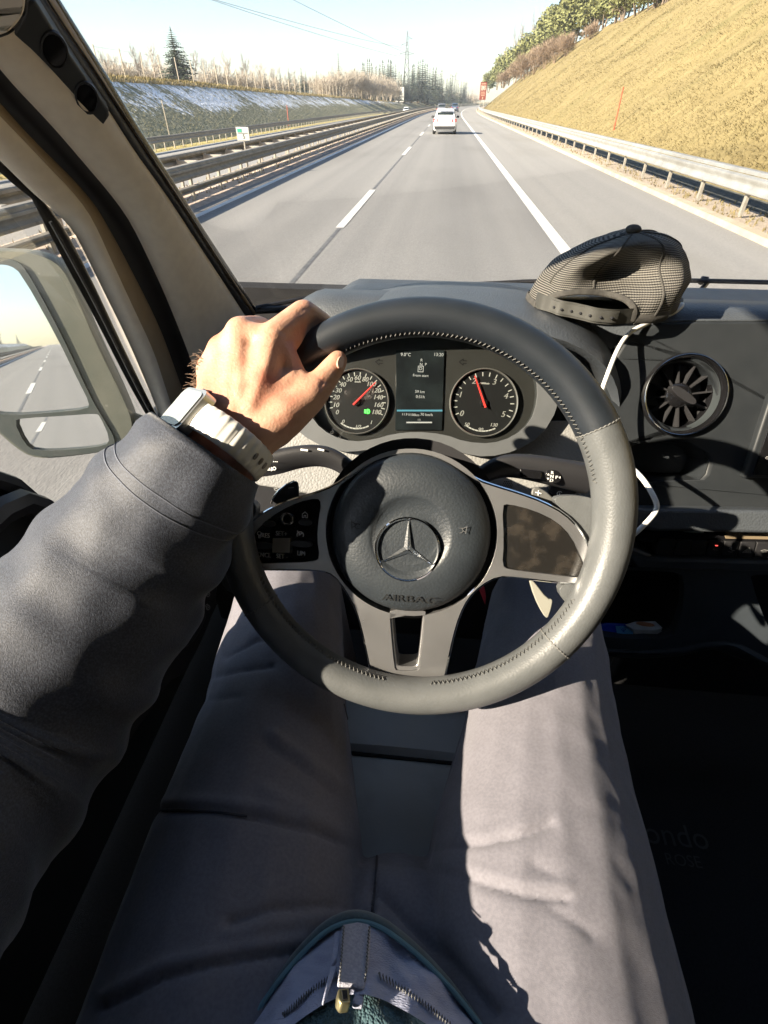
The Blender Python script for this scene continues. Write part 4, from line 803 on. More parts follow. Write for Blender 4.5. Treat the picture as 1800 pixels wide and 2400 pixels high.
slab('usb_blade', PB, [(1604, 1233), (1642, 1234), (1642, 1240), (1604, 1239)], .003, M_white_plastic, usb, top=.0075, bevel=.0005)
edges = [1541, 1583, 1622, 1658, 1694, 1732, 1770, 1812, 1856, 1900]
for i, (a, b_) in enumerate(zip(edges[:-1], edges[1:])):
    bt = slab('button', PB, [(a + 2, 1262 + (a - 1541) * .03), (b_ - 1, 1262 + (b_ - 1541) * .03), (b_ - 10, 1296 + (b_ - 1541) * .03), (a - 7, 1296 + (a - 1541) * .03)], .02, M_satin, dash, top=.004, bevel=.001)
    u, w = PB.one((a + b_) / 2 - 3, 1281 + (a - 1541) * .03); Mb = PB.M @ Matrix.Translation((u, w, .0045)); mb = MB(); s = PB.scale(1700, 1280)
    if i == 3: add_text(mb, 'A/C', Mb, 8 * s); MB().box((0, 11 * s, .0003), (6 * s, 2 * s, .0006), Mb).build('indicator', mat('red_lamp', (.6, .05, .05), .4, emis=(1, .1, .08), estr=.6), bt)
    elif i == 4: strokes(mb, [arc(-3 * s, 5 * s, 2.4 * s, 0, 360, 8), [(-1 * s, 2 * s), (3 * s, -1 * s), (9 * s, -1 * s)], [(-6 * s, -4 * s), (0, -6 * s), (5 * s, -5 * s)]], Mb, 1.6 * s)
    elif i == 5: strokes(mb, [[(-10 * s, -6 * s), (10 * s, -6 * s), (2 * s, 8 * s), (-10 * s, -6 * s)], [(-4 * s, -3 * s), (5 * s, -3 * s), (1.5 * s, 3 * s), (-4 * s, -3 * s)]], Mb, 1.8 * s)
    elif i == 6: strokes(mb, [[(-9 * s, 0), (-3 * s, 3 * s), (8 * s, 2 * s)], [(-6 * s, -3 * s), (5 * s, -2 * s)]], Mb, 1.6 * s)
    if mb.v: mb.build('button_icon', M_glyph_dim, bt, smooth=False)
slab('lower_trim', PB, [(1470, 1296), (1535, 1302), (2300, 1322), (2300, 1345), (1480, 1326)], .04, M_console, dash, top=.01, bevel=.005)
slab('side_trim', PB, [(1405, 1270), (1470, 1274), (1530, 1300), (1480, 1322), (1400, 1316)], .04, M_dash, dash, top=.006, bevel=.005)
c1 = [(1395, 1340), (1480, 1334), (1575, 1338), (1596, 1346), (1601, 1372), (1598, 1420), (1588, 1458), (1574, 1484), (1552, 1492), (1480, 1494), (1400, 1488), (1380, 1450), (1380, 1380)]
c2 = [(1756, 1348), (1770, 1344), (2200, 1344), (2200, 1470), (1800, 1470), (1786, 1440), (1768, 1390)]
con = slab('lower_console', PB, [(1350, 1322), (1480, 1326), (2300, 1346), (2300, 1560), (1830, 1560), (1780, 1530), (1735, 1506), (1690, 1496), (1645, 1500), (1590, 1514), (1500, 1520), (1420, 1516), (1380, 1505), (1345, 1470)], .05, M_console, dash, [c1, c2], top=.004, bevel=.007, seg=3)
pk = pocket('console_pocket', PB, c1, .12, M_dark, con, .92); pocket('console_pocket', PB, c2, .12, M_dark, con, .92)
slab('console_lip', PB, [(1345, 1498), (1420, 1516), (1500, 1520), (1590, 1514), (1645, 1500), (1690, 1496), (1735, 1506), (1780, 1530), (1830, 1560), (1830, 1580), (1770, 1548), (1725, 1522), (1690, 1512), (1645, 1516), (1590, 1530), (1500, 1536), (1420, 1532), (1345, 1518)], .06, M_panel, dash, top=.012, bevel=.006)
# lower dash around the steering column
PC = Plane((.05, .665, 1.497), (0, -.08, .065))
slab('knee_panel', PC, [(575, 1132), (585, 1075), (640, 1030), (700, 1000), (1290, 985), (1395, 985), (1440, 1080), (1445, 1150), (1420, 1185), (1330, 1196), (1150, 1192), (900, 1192), (760, 1164), (660, 1146)], .05, M_dash_sunlit, dash, bevel=.01, it=1, seg=3)
sp = Plane(on_plane(640, 1150, PC.P, PC.n), (0.1, -.9, .4))
sw = slab('switch_block', sp.off(-.01), [(590, 1125), (720, 1140), (760, 1160), (730, 1200), (560, 1200), (560, 1140)], .03, M_satin, dash, bevel=.002)
for x, y in ((645, 1148), (700, 1152), (720, 1156)):
    mb = MB(); u, w = sp.one(x, y); s = sp.scale(x, y); strokes(mb, [arc(0, 0, 5 * s, 20, 340, 10), [(-2 * s, 0), (2 * s, 0)]], sp.M @ Matrix.Translation((u, w, -.009)), 1.8 * s); mb.build('switch_icon', M_glyph_dim, sw, smooth=False)
bt = slab('start_button', PC, [(1288, 1122), (1345, 1122), (1352, 1150), (1338, 1172), (1322, 1177), (1296, 1174), (1284, 1150)], .012, M_satin, dash, top=.005, bevel=.002)
mb = MB(); u, w = PC.one(1309, 1158); s = PC.scale(1309, 1158); strokes(mb, [arc(0, 0, 6 * s, 40, 330, 12), [(0, -2 * s), (0, 3 * s)]], PC.M @ Matrix.Translation((u, w, .006)), 1.6 * s); mb.build('button_icon', M_glyph, bt, smooth=False)
for i in range(-3, 4):
    for j in range(-2, 3):
        if (i * i + j * j * 1.6) < 10:
            u, w = PC.one(1187 + i * 4.4 + (j % 2) * 2.2, 1137 + j * 4.2); MB().lathe([(.0001, .0004), (.0009, .0004)], 8, PC.M @ Matrix.Translation((u, w, .0002))).build('speaker_hole', M_dark, dash, smooth=False)
mb = MB().box((.0, .74, 1.2), (.9, .04, .46)); mb.build('light_leak_cover', M_dark, dash, bevel=.01)  # dark sheets added under the dash to stop light leaking through
MB().box((1.0, .74, 1.1), (1.1, .04, .5)).build('light_leak_cover', M_dark, dash, bevel=.01)

# ---- driver's seat
seat = thing('driver_seat', (0, .0, .72), 'grey leatherette driver seat cushion showing between the thighs', 'seat')
S = []
for y, z in ((.36, 1.17), (.385, 1.22), (.375, 1.275), (.34, 1.305), (.295, 1.312), (.285, 1.303), (.275, 1.312), (.15, 1.315), (0, 1.31), (-.3, 1.29)):
    S.append([(x, y - .1 * (x / .2) ** 4 * .5, z - .02 * abs(x / .2) ** 3) for x in np.linspace(-.2, .2, 22)])
MB().grid(np.array(S)).build('cushion', M_seat, seat, angle=50, solid=.05)
MB().tube([(x, .286, 1.3045) for x in np.linspace(-.19, .19, 20)], .0022, 6).build('cushion_seam', M_rubber, seat)
MB().box((0, -.45, 1.65), (.5, .14, .8)).build('backrest', M_seat, seat, bevel=.05, seg=4)
MB().box((0, -.02, .98), (.36, .6, .5)).build('seat_base', M_dark, seat, bevel=.02)
# ================================================================== STEERING WHEEL
WC = np.array([-.006, .369, 1.603]); WE = math.radians(32.22)
wn = np.array([0, -math.cos(WE), math.sin(WE)]); WH = Plane(WC, wn); WM = WH.M
wheel = thing('steering_wheel', WC, 'black leather three-spoke steering wheel with silver trim and star badge', 'steering wheel')
M_leather = mat('wheel_leather', (.085, .09, .092), .42, c2=(.1, .105, .107), nscale=40, bump=.2, bscale=520, bdist=.0006, voronoi=True, rvar=.07)
M_leather_d = mat('wheel_leather_smooth', (.013, .017, .022), .42, c2=(.018, .022, .028), nscale=30, bump=.12, bscale=700, bdist=.0004, voronoi=True)
M_hub = mat('airbag_plastic', (.022, .027, .033), .46, c2=(.027, .033, .039), nscale=30, bump=.22, bscale=420, bdist=.0008, voronoi=True)
M_silver = mat('satin_silver', (.5, .5, .505), .3, metal=.85, c2=(.42, .42, .425), nscale=18, rvar=.06)
M_chrome = mat('chrome', (.85, .86, .87), .07, metal=1.0)
M_thread = mat('thread', (.12, .12, .115), .8)
def WPt(x, y, z=0.): return WM @ Vector((x, y, z))
RM = .1755
def rimr(a):                                     # thicker grips at the sides and upper corners
    d = lambda c, w: math.exp(-((math.degrees(a) - c + 180) % 360 - 180) ** 2 / (2 * w * w))
    return .0172 + .0026 * (d(20, 22) + d(160, 22))
def rim_seg(name, a0, a1, m, parent, grow=0.):
    P = []; n = max(6, int((a1 - a0) / 2.5))
    for a in np.radians(np.linspace(a0, a1, n)):
        r = rimr(a) + grow; ring = []
        for k in range(24):
            t = 2 * math.pi * k / 24; q = r * (1.0 if True else 1); rr = RM + q * math.cos(t) * .98; z = q * math.sin(t) * 1.12
            ring.append(WPt(rr * math.cos(a), rr * math.sin(a), z))
        P.append(ring)
    mb = MB(); mb.grid(np.array([[tuple(v) for v in r] for r in P]), cv=True); o = len(mb.v); mb.f.append(tuple(range(24))); mb.f.append(tuple(reversed(range(o - 24, o)))); return mb.build(name, m, parent, angle=60)
SEAMS = (29.5, 151, 214, 320)
for a0, a1, m in ((29.6, 150.9, M_leather_d), (151.1, 213.9, M_leather), (214.1, 319.9, M_leather), (-39.9, 29.4, M_leather)): rim_seg('rim_leather', a0, a1, m, wheel)
rim_seg('rim_core', 0, 360, M_rubber, wheel, -.0012)
for a in SEAMS:
    ar = math.radians(a); pts = []
    for k in range(60):
        t = 2 * math.pi * k / 60; r = rimr(ar) + (.0004 if k % 2 else -.0002); rr = RM + r * math.cos(t) * .98; da = .004 * (1 if k % 2 else -1) * .5; pts.append(WPt(rr * math.cos(ar + da), rr * math.sin(ar + da), r * math.sin(t) * 1.12))
    MB().tube(pts, .0007, 4, closed=True).build('seam_stitch', M_thread, wheel)
def inner_stitch(a0, a1, th=2.75):
    pts = []; n = int((a1 - a0) * 1.35)
    for i in range(n + 1):
        a = math.radians(a0 + (a1 - a0) * i / n); t = th + (.11 if i % 2 else -.11); r = rimr(a) + .0005; rr = RM + r * math.cos(t) * .98; pts.append(WPt(rr * math.cos(a), rr * math.sin(a), r * math.sin(t) * 1.12))
    MB().tube(pts, .00055, 4).build('cross_stitch', M_thread, wheel)
inner_stitch(14, 150); inner_stitch(205, 262); inner_stitch(278, 335)
# silver spoke trim traced in the wheel plane, a little below the rim
WS = WH.off(-.012)
trim = [(552, 1318), (551, 1295), (560, 1268), (578, 1240), (605, 1213), (640, 1192), (690, 1172), (740, 1158), (785, 1140), (825, 1112), (865, 1085), (910, 1067), (955, 1060), (1000, 1064), (1045, 1080), (1085, 1105), (1120, 1128), (1165, 1143), (1215, 1158), (1270, 1178), (1320, 1205), (1355, 1240), (1378, 1285), (1392, 1335), (1392, 1350), (1380, 1363), (1360, 1366), (1290, 1360), (1210, 1350), (1165, 1348), (1125, 1370), (1095, 1400), (1075, 1440), (1060, 1490), (1045, 1560), (1035, 1610), (1020, 1632), (985, 1640), (920, 1640), (890, 1627), (878, 1602), (865, 1540), (850, 1470), (838, 1430), (815, 1385), (785, 1345), (750, 1333), (650, 1332), (575, 1332), (558, 1328)]
padL = [(565, 1298), (569, 1312), (580, 1320), (660, 1318), (740, 1315), (751, 1305), (745, 1262), (748, 1217), (755, 1178), (745, 1166), (700, 1176), (652, 1199), (612, 1230), (586, 1265)]
padR = [(1176, 1184), (1190, 1180), (1250, 1195), (1305, 1222), (1340, 1258), (1362, 1310), (1378, 1345), (1365, 1354), (1280, 1344), (1190, 1333), (1176, 1324), (1180, 1270)]
slot = [(915, 1425), (998, 1425), (996, 1450), (984, 1560), (978, 1570), (930, 1570), (924, 1560), (914, 1450)]
hc = np.array(WS.one(962, 1250)); hr = np.linalg.norm(np.array(WS.one(1148, 1250)) - np.array(WS.one(776, 1250))) / 2
hubhole = [(hc[0] + (hr * 1.075) * math.cos(t), hc[1] + hr * 1.06 * math.sin(t)) for t in np.linspace(0, 2 * math.pi, 60, endpoint=False)]
o = smooth_loop(WS.loc(trim), 1)
MB().plate(o, [smooth_loop(WS.loc(padL), 1), smooth_loop(WS.loc(padR), 1), hubhole, smooth_loop(WS.loc(slot), 1)], z0=-.012, z1=.003, M=WS.M).build('spoke_trim', M_silver, wheel, bevel=.0048, seg=4)
MB().tube([WS.M @ Vector((*q, -.0005)) for q in o], .0024, 8, closed=True).build('chrome_edge', M_chrome, wheel)
MB().plate(smooth_loop(WS.loc(slot), 1) * 1.0, [np.mean(WS.loc(slot), 0) + (np.array(smooth_loop(WS.loc(slot), 1)) - np.mean(WS.loc(slot), 0)) * .86], z0=-.03, z1=.0015, M=WS.M).build('slot_frame', M_silver, wheel, bevel=.001)
# leather between rim and pads
for nm, poly in (('spoke_leather', [(500, 1230), (560, 1160), (610, 1190), (555, 1262), (546, 1330), (600, 1345), (560, 1400), (510, 1380)]), ('spoke_leather', [(1290, 1165), (1370, 1160), (1450, 1190), (1470, 1330), (1420, 1440), (1345, 1440), (1300, 1372), (1390, 1368), (1398, 1340), (1372, 1260), (1330, 1205)])):
    MB().plate(smooth_loop(WS.loc(poly), 2), z0=-.018, z1=-.004, M=WS.M).build(nm, M_leather, wheel, bevel=.006, seg=4)
# hub
prof = [(.0005, .0165), (hr * .30, .0165), (hr * .44, .0160), (hr * .47, .0185), (hr * .52, .0195), (hr * .75, .0175), (hr * .92, .0115), (hr * .985, .0055), (hr, -.002), (hr * .99, -.02)]
HM = WS.M @ Matrix.Translation((hc[0], hc[1], 0))
hub = MB().lathe(prof, 64, HM).build('airbag_cover', M_hub, wheel, angle=60)
MB().lathe([(hr * .5, -.022), (hr * 1.2, -.022), (hr * 1.2, -.05)], 48, HM).build('hub_gap', M_dark, wheel)
# badge ring and three-pointed star
WB_ = WH.off(.0055); sc_ = np.array(WB_.one(955, 1287)); sr = np.linalg.norm(np.array(WB_.one(1033, 1287)) - np.array(WB_.one(877, 1287))) / 2
SM = WB_.M @ Matrix.Translation((sc_[0], sc_[1], 0)) @ Matrix.Rotation(math.radians(1), 4, 'Z')
badge = MB().lathe([(sr * .88, -.002), (sr * .9, .0015), (sr * .94, .0028), (sr * .98, .002), (sr, -.002)], 64, SM).build('star_badge', M_chrome, wheel)
MB().lathe([(.0005, -.0012), (sr * .9, -.0012), (sr * .9, -.006)], 48, SM).build('badge_dish', M_hub, badge)
mb = MB(); R0 = sr * .92; hub3 = .13 * sr
tips = [(R0 * math.cos(math.radians(a)), R0 * math.sin(math.radians(a))) for a in (90, 210, 330)]; ins = [(hub3 * math.cos(math.radians(a)), hub3 * math.sin(math.radians(a))) for a in (30, 150, 270)]
top = (0, 0, .0052)
for i, tpt in enumerate(tips):
    l, r = (ins[1], ins[0]) if i == 0 else ((ins[2], ins[1]) if i == 1 else (ins[0], ins[2]))
    for a, b_ in (((*l, 0), (*tpt, .0002)), ((*tpt, .0002), (*r, 0))): mb.add([SM @ Vector(top), SM @ Vector(a), SM @ Vector(b_)], [(0, 1, 2)])
mb.build('star', M_chrome, badge, smooth=False)
# embossed lettering and horns
mb = MB(); u, w = WB_.one(958, 1405); add_text(mb, 'AIRBAG', WB_.M @ Matrix.Translation((u, w, -.0004)) @ Matrix.Rotation(math.radians(25), 4, 'X'), .0115, wx=1.25, depth=.0)
for x, y, fl in ((836, 1230, 1), (1082, 1240, -1)):
    u, w = WB_.one(x, y); s = WB_.scale(x, y); Mh = WB_.M @ Matrix.Translation((u, w, .0016)) @ Matrix.Rotation(.3 * fl, 4, 'Y')
    strokes(mb, [[(-12 * s * fl, 9 * s), (-10 * s * fl, -9 * s)], [(-11 * s * fl, 7 * s), (-4 * s * fl, 3 * s), (13 * s * fl, 2 * s)], [(-11 * s * fl, -6 * s), (-4 * s * fl, -3 * s)], arc(3 * s * fl, -3 * s, 6 * s, 0, 360, 10)], Mh, 1.7 * s)
mb.build('embossing', mat('emboss_dark', (.02, .021, .022), .45), wheel, smooth=False)
# button pads
WG = WS.off(.0005)
pl_ = MB().plate(smooth_loop(WS.loc(padL), 1), z0=-.01, z1=-.0005, M=WS.M).build('button_pad', M_gloss, wheel, bevel=.001)
pr_ = MB().plate(smooth_loop(WS.loc(padR), 1), z0=-.01, z1=-.0005, M=WS.M).build('button_pad', mat('dusty_gloss_black', (.014, .013, .012), .12, c2=(.05, .042, .034), nscale=60, npos=(.5, .85), coat=.5), wheel, bevel=.001)
s = WG.scale(650, 1250)
def at_pad(x, y, z=.0): u, w = WG.one(x, y); return WG.M @ Matrix.Translation((u, w, z))
mb = MB()
for tx, x, y in (('SET+', 660, 1251), ('/RES', 621, 1255), ('CNCL', 618, 1301), ('SET -', 661, 1304), ('LIM', 706, 1297)): add_text(mb, tx, at_pad(x, y), 15.5 * s, wx=.82, bold=.5 * s)
strokes(mb, [arc(0, 4 * s, 4.5 * s, 0, 360, 10), [(-1 * s, 0), (-1 * s, -7 * s)], [(2 * s, 0), (2 * s, -7 * s)]], at_pad(608, 1254), 1.8 * s)
strokes(mb, [arc(0, -1 * s, 7.5 * s, -20, 200, 12), [(0, 0), (-7 * s, 8 * s)], [(-3 * s, -1 * s), (4 * s, 4 * s)]], at_pad(704, 1253), 2.4 * s)
strokes(mb, [[(-5 * s, 3 * s), (5 * s, 2 * s), (6 * s, -3 * s), (-2 * s, -4 * s)], [(-1 * s, 7 * s), (-6 * s, 3 * s), (-1 * s, 0)]], at_pad(628, 1210), 2.2 * s)
strokes(mb, [[(-6 * s, -6 * s), (-6 * s, 2 * s), (0, 7 * s), (6 * s, 2 * s), (6 * s, -6 * s), (2 * s, -6 * s), (2 * s, -1 * s), (-2 * s, -1 * s), (-2 * s, -6 * s), (-6 * s, -6 * s)]], at_pad(715, 1207), 1.8 * s)
mb.build('pad_print', M_glyph, pl_, smooth=False)
sq = lambda w, h, r=.3: smooth_loop([(-w * s, h * s), (w * s, h * s), (w * s, -h * s), (-w * s, -h * s)], 2)
MB().plate(sq(14, 14), [sq(10, 10)], z0=-.001, z1=.0018, M=at_pad(673, 1216)).build('touch_ring', M_chrome, pl_, bevel=.0004)
for x, y in ((631, 1227), (716, 1224)): MB().plate(sq(15, 7), z0=-.001, z1=.0022, M=at_pad(x, y)).build('key', M_satin, pl_, bevel=.0006)
for x, y in ((616, 1278), (707, 1274)): MB().plate(sq(26, 8), z0=-.001, z1=.0024, M=at_pad(x, y)).build('rocker', M_satin, pl_, bevel=.0008)
mb = MB()
for k in range(16): mb.box((0, 0, 0), (1.5 * s, 33 * s, .007), at_pad(643 + k * 2.5, 1276.5, .0015))
mb.build('roller', mat('roller_metal', (.3, .27, .22), .4, metal=.5), pl_)
MB().box((0, 0, 0), (42 * s, 36 * s, .005), at_pad(662, 1276.5, .0005)).build('roller_well', M_gloss, pl_, bevel=.0008)
# shift paddles behind the wheel
pdl = WH.off(-.035)
a = slab('shift_paddle', pdl, [(636, 1180), (644, 1160), (668, 1136), (690, 1126), (699, 1132), (700, 1170), (690, 1190)], .004, M_satin, wheel, bevel=.001, it=1)
MB().tube([pdl.at(x, y, .001) for x, y in ((636, 1180), (641, 1164), (654, 1149), (672, 1135), (690, 1127))], .0009, 6).build('paddle_edge', M_chrome, a)
mb = MB(); s2 = pdl.scale(680, 1140); u, w = pdl.one(683, 1143); strokes(mb, [[(-6 * s2, -1 * s2), (6 * s2, 1 * s2)]], pdl.M @ Matrix.Translation((u, w, .0008)), 2 * s2); mb.build('paddle_mark', M_glyph_dim, a, smooth=False)
a = slab('shift_paddle', pdl, [(1246, 1170), (1246, 1148), (1256, 1140), (1278, 1150), (1300, 1170), (1312, 1190), (1310, 1215), (1260, 1200)], .004, mat('paddle_grey', (.1, .1, .095), .5), wheel, bevel=.001, it=1)
mb = MB(); u, w = pdl.one(1261, 1155); strokes(mb, [[(-6 * s2, 1 * s2), (6 * s2, -1 * s2)], [(0, 5 * s2), (0, -5 * s2)]], pdl.M @ Matrix.Translation((u, w, .0008)), 2 * s2); mb.build('paddle_mark', M_glyph, a, smooth=False)
slab('shift_paddle', pdl, [(1238, 1352), (1250, 1360), (1284, 1405), (1297, 1404), (1292, 1430), (1284, 1452), (1272, 1440), (1252, 1400)], .005, mat('paddle_pale', (.24, .235, .2), .5), wheel, bevel=.001, it=1)
# steering column and stalks
colm = thing('steering_column', WC - wn * .2, 'dark steering column with turn-signal and gear stalks behind the wheel', 'steering column')
MB().tube([WC - wn * .04 + np.array([0, 0, -.03]), WC - wn * .16 + np.array([0, .0, -.02]), WC - wn * .34], [.052, .062, .075], 24).build('column_shroud', M_satin, colm)
pst = Plane(on_plane(1000, 1080, WH.P - WH.n * .11, WH.n), (0, -.85, .53))
MB().plate(smooth_loop(pst.loc([(855, 1100), (880, 1068), (930, 1052), (980, 1050), (1040, 1060), (1080, 1080), (1096, 1105), (1080, 1130), (880, 1130)]), 2), z0=-.03, z1=0, M=pst.M).build('shroud_collar', M_satin, colm, bevel=.006)
MB().plate(smooth_loop(pst.loc([(1040, 1078), (1060, 1074), (1082, 1090), (1092, 1112), (1070, 1108), (1048, 1092)]), 1), z0=-.002, z1=.003, M=pst.M).build('collar_tip', M_dash_sunlit, colm, bevel=.001)
def stalk(name, pts, r, m, d0, d1, sq=(1, .62)):
    q = smooth_line(pts, 26, 2); D = np.linspace(d0, d1, 26); P = [on_plane(x, y, WH.P - WH.n * D[i], WH.n) for i, (x, y) in enumerate(q)]
    R = np.interp(np.linspace(0, 1, 26), np.linspace(0, 1, len(r)), r); return MB().tube(P, R, 16, squash=sq).build(name, m, colm, angle=50), P
st, P = stalk('signal_stalk', [(880, 1140), (830, 1110), (790, 1078), (745, 1066), (690, 1072), (640, 1086), (560, 1092)], [.009, .0115, .0135, .0145, .016, .017], M_satin, .1, .1)
sl = WH.off(-.1 + .0135)
mb = MB(); s3 = sl.scale(620, 1090)
for (x, y, L) in ((625, 1099, [[(-8, 2), (-3, 5), (5, 4), (8, -2), (-4, -3), (-8, 2)], [(11, 4), (15, 0), (11, -4), (11, 4)]]), (643, 1098, [arc(0, 0, 3.5, 0, 360, 8)]), (645, 1082, [[(-4, 0), (-3, 0)], [(0, 0), (1, 0)], [(4, 0), (5, 0)]])):
    u, w = sl.one(x, y); strokes(mb, [[(a * s3, b_ * s3) for a, b_ in q] for q in L], sl.M @ Matrix.Translation((u, w, 0)), 1.8 * s3)
mb.build('stalk_print', M_glyph, st, smooth=False)
mb = MB(); u, w = sl.one(712, 1054); strokes(mb, [[(-6 * s3, 0), (8 * s3, -1 * s3)]], sl.M @ Matrix.Translation((u, w, 0)), 4 * s3); u, w = sl.one(752, 1054); strokes(mb, [[(-6 * s3, 1 * s3), (6 * s3, -1 * s3)]], sl.M @ Matrix.Translation((u, w, 0)), 4 * s3); mb.build('stalk_icon', M_glyph, st, smooth=False)
st, P = stalk('gear_stalk', [(1075, 1140), (1125, 1118), (1160, 1097), (1200, 1090), (1260, 1098), (1330, 1112), (1384, 1124)], [.008, .011, .014, .0155, .017, .018, .0185], M_satin, .1, .1)
gd = WH.off(-.1 + .0125); s4 = gd.scale(1300, 1115)
kn = slab('selector_pad', gd, [(1278, 1108), (1286, 1101), (1304, 1101), (1314, 1108), (1316, 1124), (1308, 1133), (1288, 1132), (1279, 1124)], .004, M_gloss, colm, bevel=.0006, it=1)
mb = MB()
for tx, x, y in (('R', 1294, 1108), ('N', 1293, 1117), ('D', 1292, 1126), ('P', 1304, 1119)): u, w = gd.one(x, y); add_text(mb, tx, gd.M @ Matrix.Translation((u, w, .0006)), 11 * s4, bold=.5 * s4)
for x, y, d in ((1285, 1112, 1), (1284, 1122, -1)): u, w = gd.one(x, y); mb.add([gd.M @ Vector((u - 3 * s4, w - 2 * s4 * d, .0006)), gd.M @ Vector((u + 3 * s4, w - 2 * s4 * d, .0006)), gd.M @ Vector((u, w + 3 * s4 * d, .0006))], [(0, 1, 2)])
u, w = gd.one(1311, 1119); mb.add([gd.M @ Vector((u + 2 * s4, w - 3 * s4, .0006)), gd.M @ Vector((u + 2 * s4, w + 3 * s4, .0006)), gd.M @ Vector((u - 2 * s4, w, .0006))], [(0, 1, 2)])
mb.build('selector_print', M_glyph, kn, smooth=False)
slab('stalk_end', gd.off(.001), [(1218, 1098), (1270, 1104), (1270, 1124), (1220, 1118)], .003, M_gloss, colm, bevel=.001)

# ================================================================== INSTRUMENT CLUSTER
IC = Plane((.03, .70, 1.567), (0, -.129, .08))
clu = thing('instrument_cluster', IC.P, 'instrument cluster with two round dials and a centre display behind the wheel', 'instrument cluster')
M_face = mat('cluster_face', (.035, .035, .034), .55, c2=(.042, .042, .04), nscale=8); M_dial = mat('dial_face', (.016, .017, .019), .5)
face = [(722, 945), (728, 890), (752, 845), (800, 805), (850, 780), (950, 770), (1100, 772), (1180, 795), (1232, 840), (1254, 890), (1256, 940), (1240, 990), (1200, 1024), (1150, 1040), (1090, 1036), (1040, 1018), (975, 1012), (920, 1018), (880, 1030), (830, 1036), (780, 1022), (740, 990)]
bezo = [(672, 950), (684, 880), (720, 815), (770, 775), (850, 745), (1100, 742), (1230, 780), (1290, 830), (1310, 900), (1302, 960), (1268, 1018), (1210, 1056), (1140, 1072), (1080, 1062), (1030, 1044), (975, 1036), (920, 1042), (860, 1056), (800, 1060), (735, 1036), (690, 1000)]
slab('bezel', IC, bezo, .03, mat('bezel_plastic', (.07, .075, .078), .55, c2=(.08, .085, .088), nscale=30), clu, [face], top=.012, bevel=.009, it=1, seg=4)
slab('face_plate', IC, [(c[0] * 1.04 - 39, c[1] * 1.04 - 37) for c in face], .02, M_face, clu, top=-.006, it=1, bevel=.001)
def gauge(cx, cy, rpx, nums, a_of, needle_a, ticks, label):
    C = np.array(IC.one(cx, cy)); r = np.linalg.norm(np.array(IC.one(cx + rpx, cy)) - np.array(IC.one(cx - rpx, cy))) / 2; s = r / rpx
    G = IC.M @ Matrix.Translation((C[0], C[1], 0)); 
    g = MB().lathe([(r * .975, -.005), (r * .985, .0015), (r * 1.0, .0022), (r * 1.02, .001), (r * 1.03, -.005)], 64, G).build('gauge', mat('dial_ring', (.62, .62, .6), .3, metal=.6), clu)
    MB().lathe([(.0003, -.0035), (r * .98, -.0035)], 48, G).build('dial', M_dial, g)
    mb = MB()
    for tx, (x, y), sz in nums: u, w = IC.one(x, y); add_text(mb, tx, IC.M @ Matrix.Translation((u, w, -.003)), sz * s, shear=.22, bold=.35 * s)
    for a in ticks: strokes(mb, [[(r * .8 * math.cos(math.radians(a)), r * .8 * math.sin(math.radians(a))), (r * .9 * math.cos(math.radians(a)), r * .9 * math.sin(math.radians(a)))]], G @ Matrix.Translation((0, 0, -.0034)), 2.2 * s)
    for k in range(9): a = 238 + k * 7.2; strokes(mb, [[(r * .84 * math.cos(math.radians(a + d)), r * .84 * math.sin(math.radians(a + d))) for d in (-2.3, 2.3)]], G @ Matrix.Translation((0, 0, -.0034)), 3 * s)
    mb.build('dial_print', M_glyph, g, smooth=False)
    na = math.radians(needle_a); MB().tube([G @ Vector((-.15 * r * math.cos(na), -.15 * r * math.sin(na), .002)), G @ Vector((.84 * r * math.cos(na), .84 * r * math.sin(na), .001))], [2.6 * s, 1.3 * s], 6).build('needle', mat('needle_red', (.75, .04, .03), .4, emis=(1, .08, .06), estr=.25), g)
    MB().lathe([(.0003, .001), (r * .1, .0008), (r * .12, -.0035)], 20, G).build('needle_hub', M_satin, g); return g
tk = [-20 + i * 12.2 - 4 for i in range(19)]
sp_n = [('0', (790, 966), 15), ('10', (787, 949), 15), ('20', (788, 931), 15), ('30', (793, 915), 15), ('40', (803, 901), 15), ('50', (819, 889), 15), ('60', (838, 885), 15), ('80', (856, 889), 15), ('100', (870, 900), 15), ('120', (881, 915), 15), ('140', (886, 931), 15), ('160', (887, 949), 15), ('180', (882, 966), 15), ('0', (804, 988), 12), ('1/2', (839, 1000), 11), ('1', (870, 990), 12), ('km/h', (838, 894), 7)]
g1 = gauge(836, 941, 74, sp_n, None, 47, tk, '')
mb = MB(); u, w = IC.one(860, 964); s = IC.scale(860, 964); strokes(mb, [arc(1 * s, 0, 4.5 * s, -90, 90, 8) + [(1 * s, 4.5 * s), (1 * s, -4.5 * s)], [(-6 * s, 3 * s), (-2 * s, 3 * s)], [(-6 * s, 0), (-2 * s, 0)], [(-6 * s, -3 * s), (-2 * s, -3 * s)]], IC.M @ Matrix.Translation((u, w, -.003)), 2.4 * s); mb.build('headlight_icon', mat('green_lamp', (.05, .6, .05), .5, emis=(.1, 1, .1), estr=.9), g1, smooth=False)
rp_n = [('0', (1083, 969), 19), ('1', (1080, 925), 19), ('2', (1112, 893), 19), ('3', (1160, 895), 19), ('4', (1187, 928), 19), ('5', (1181, 971), 19), ('50', (1095, 995), 12), ('90', (1127, 1007), 12), ('130', (1158, 996), 12), ('x1000/min', (1135, 898), 6)]
gauge(1134, 944, 79, rp_n, None, 113, [205, 191, 178, 165, 150, 137, 123, 110, 96, 82, 68, 55, 41, 28, 15, 1, -13, -25], '')
dsp = slab('centre_display', IC, [(928, 820), (1042, 820), (1036, 1008), (926, 1008)], .004, mat('display_glass', (.02, .024, .028), .2, c2=(.035, .045, .05), nscale=20), clu, top=-.003, bevel=.0005)
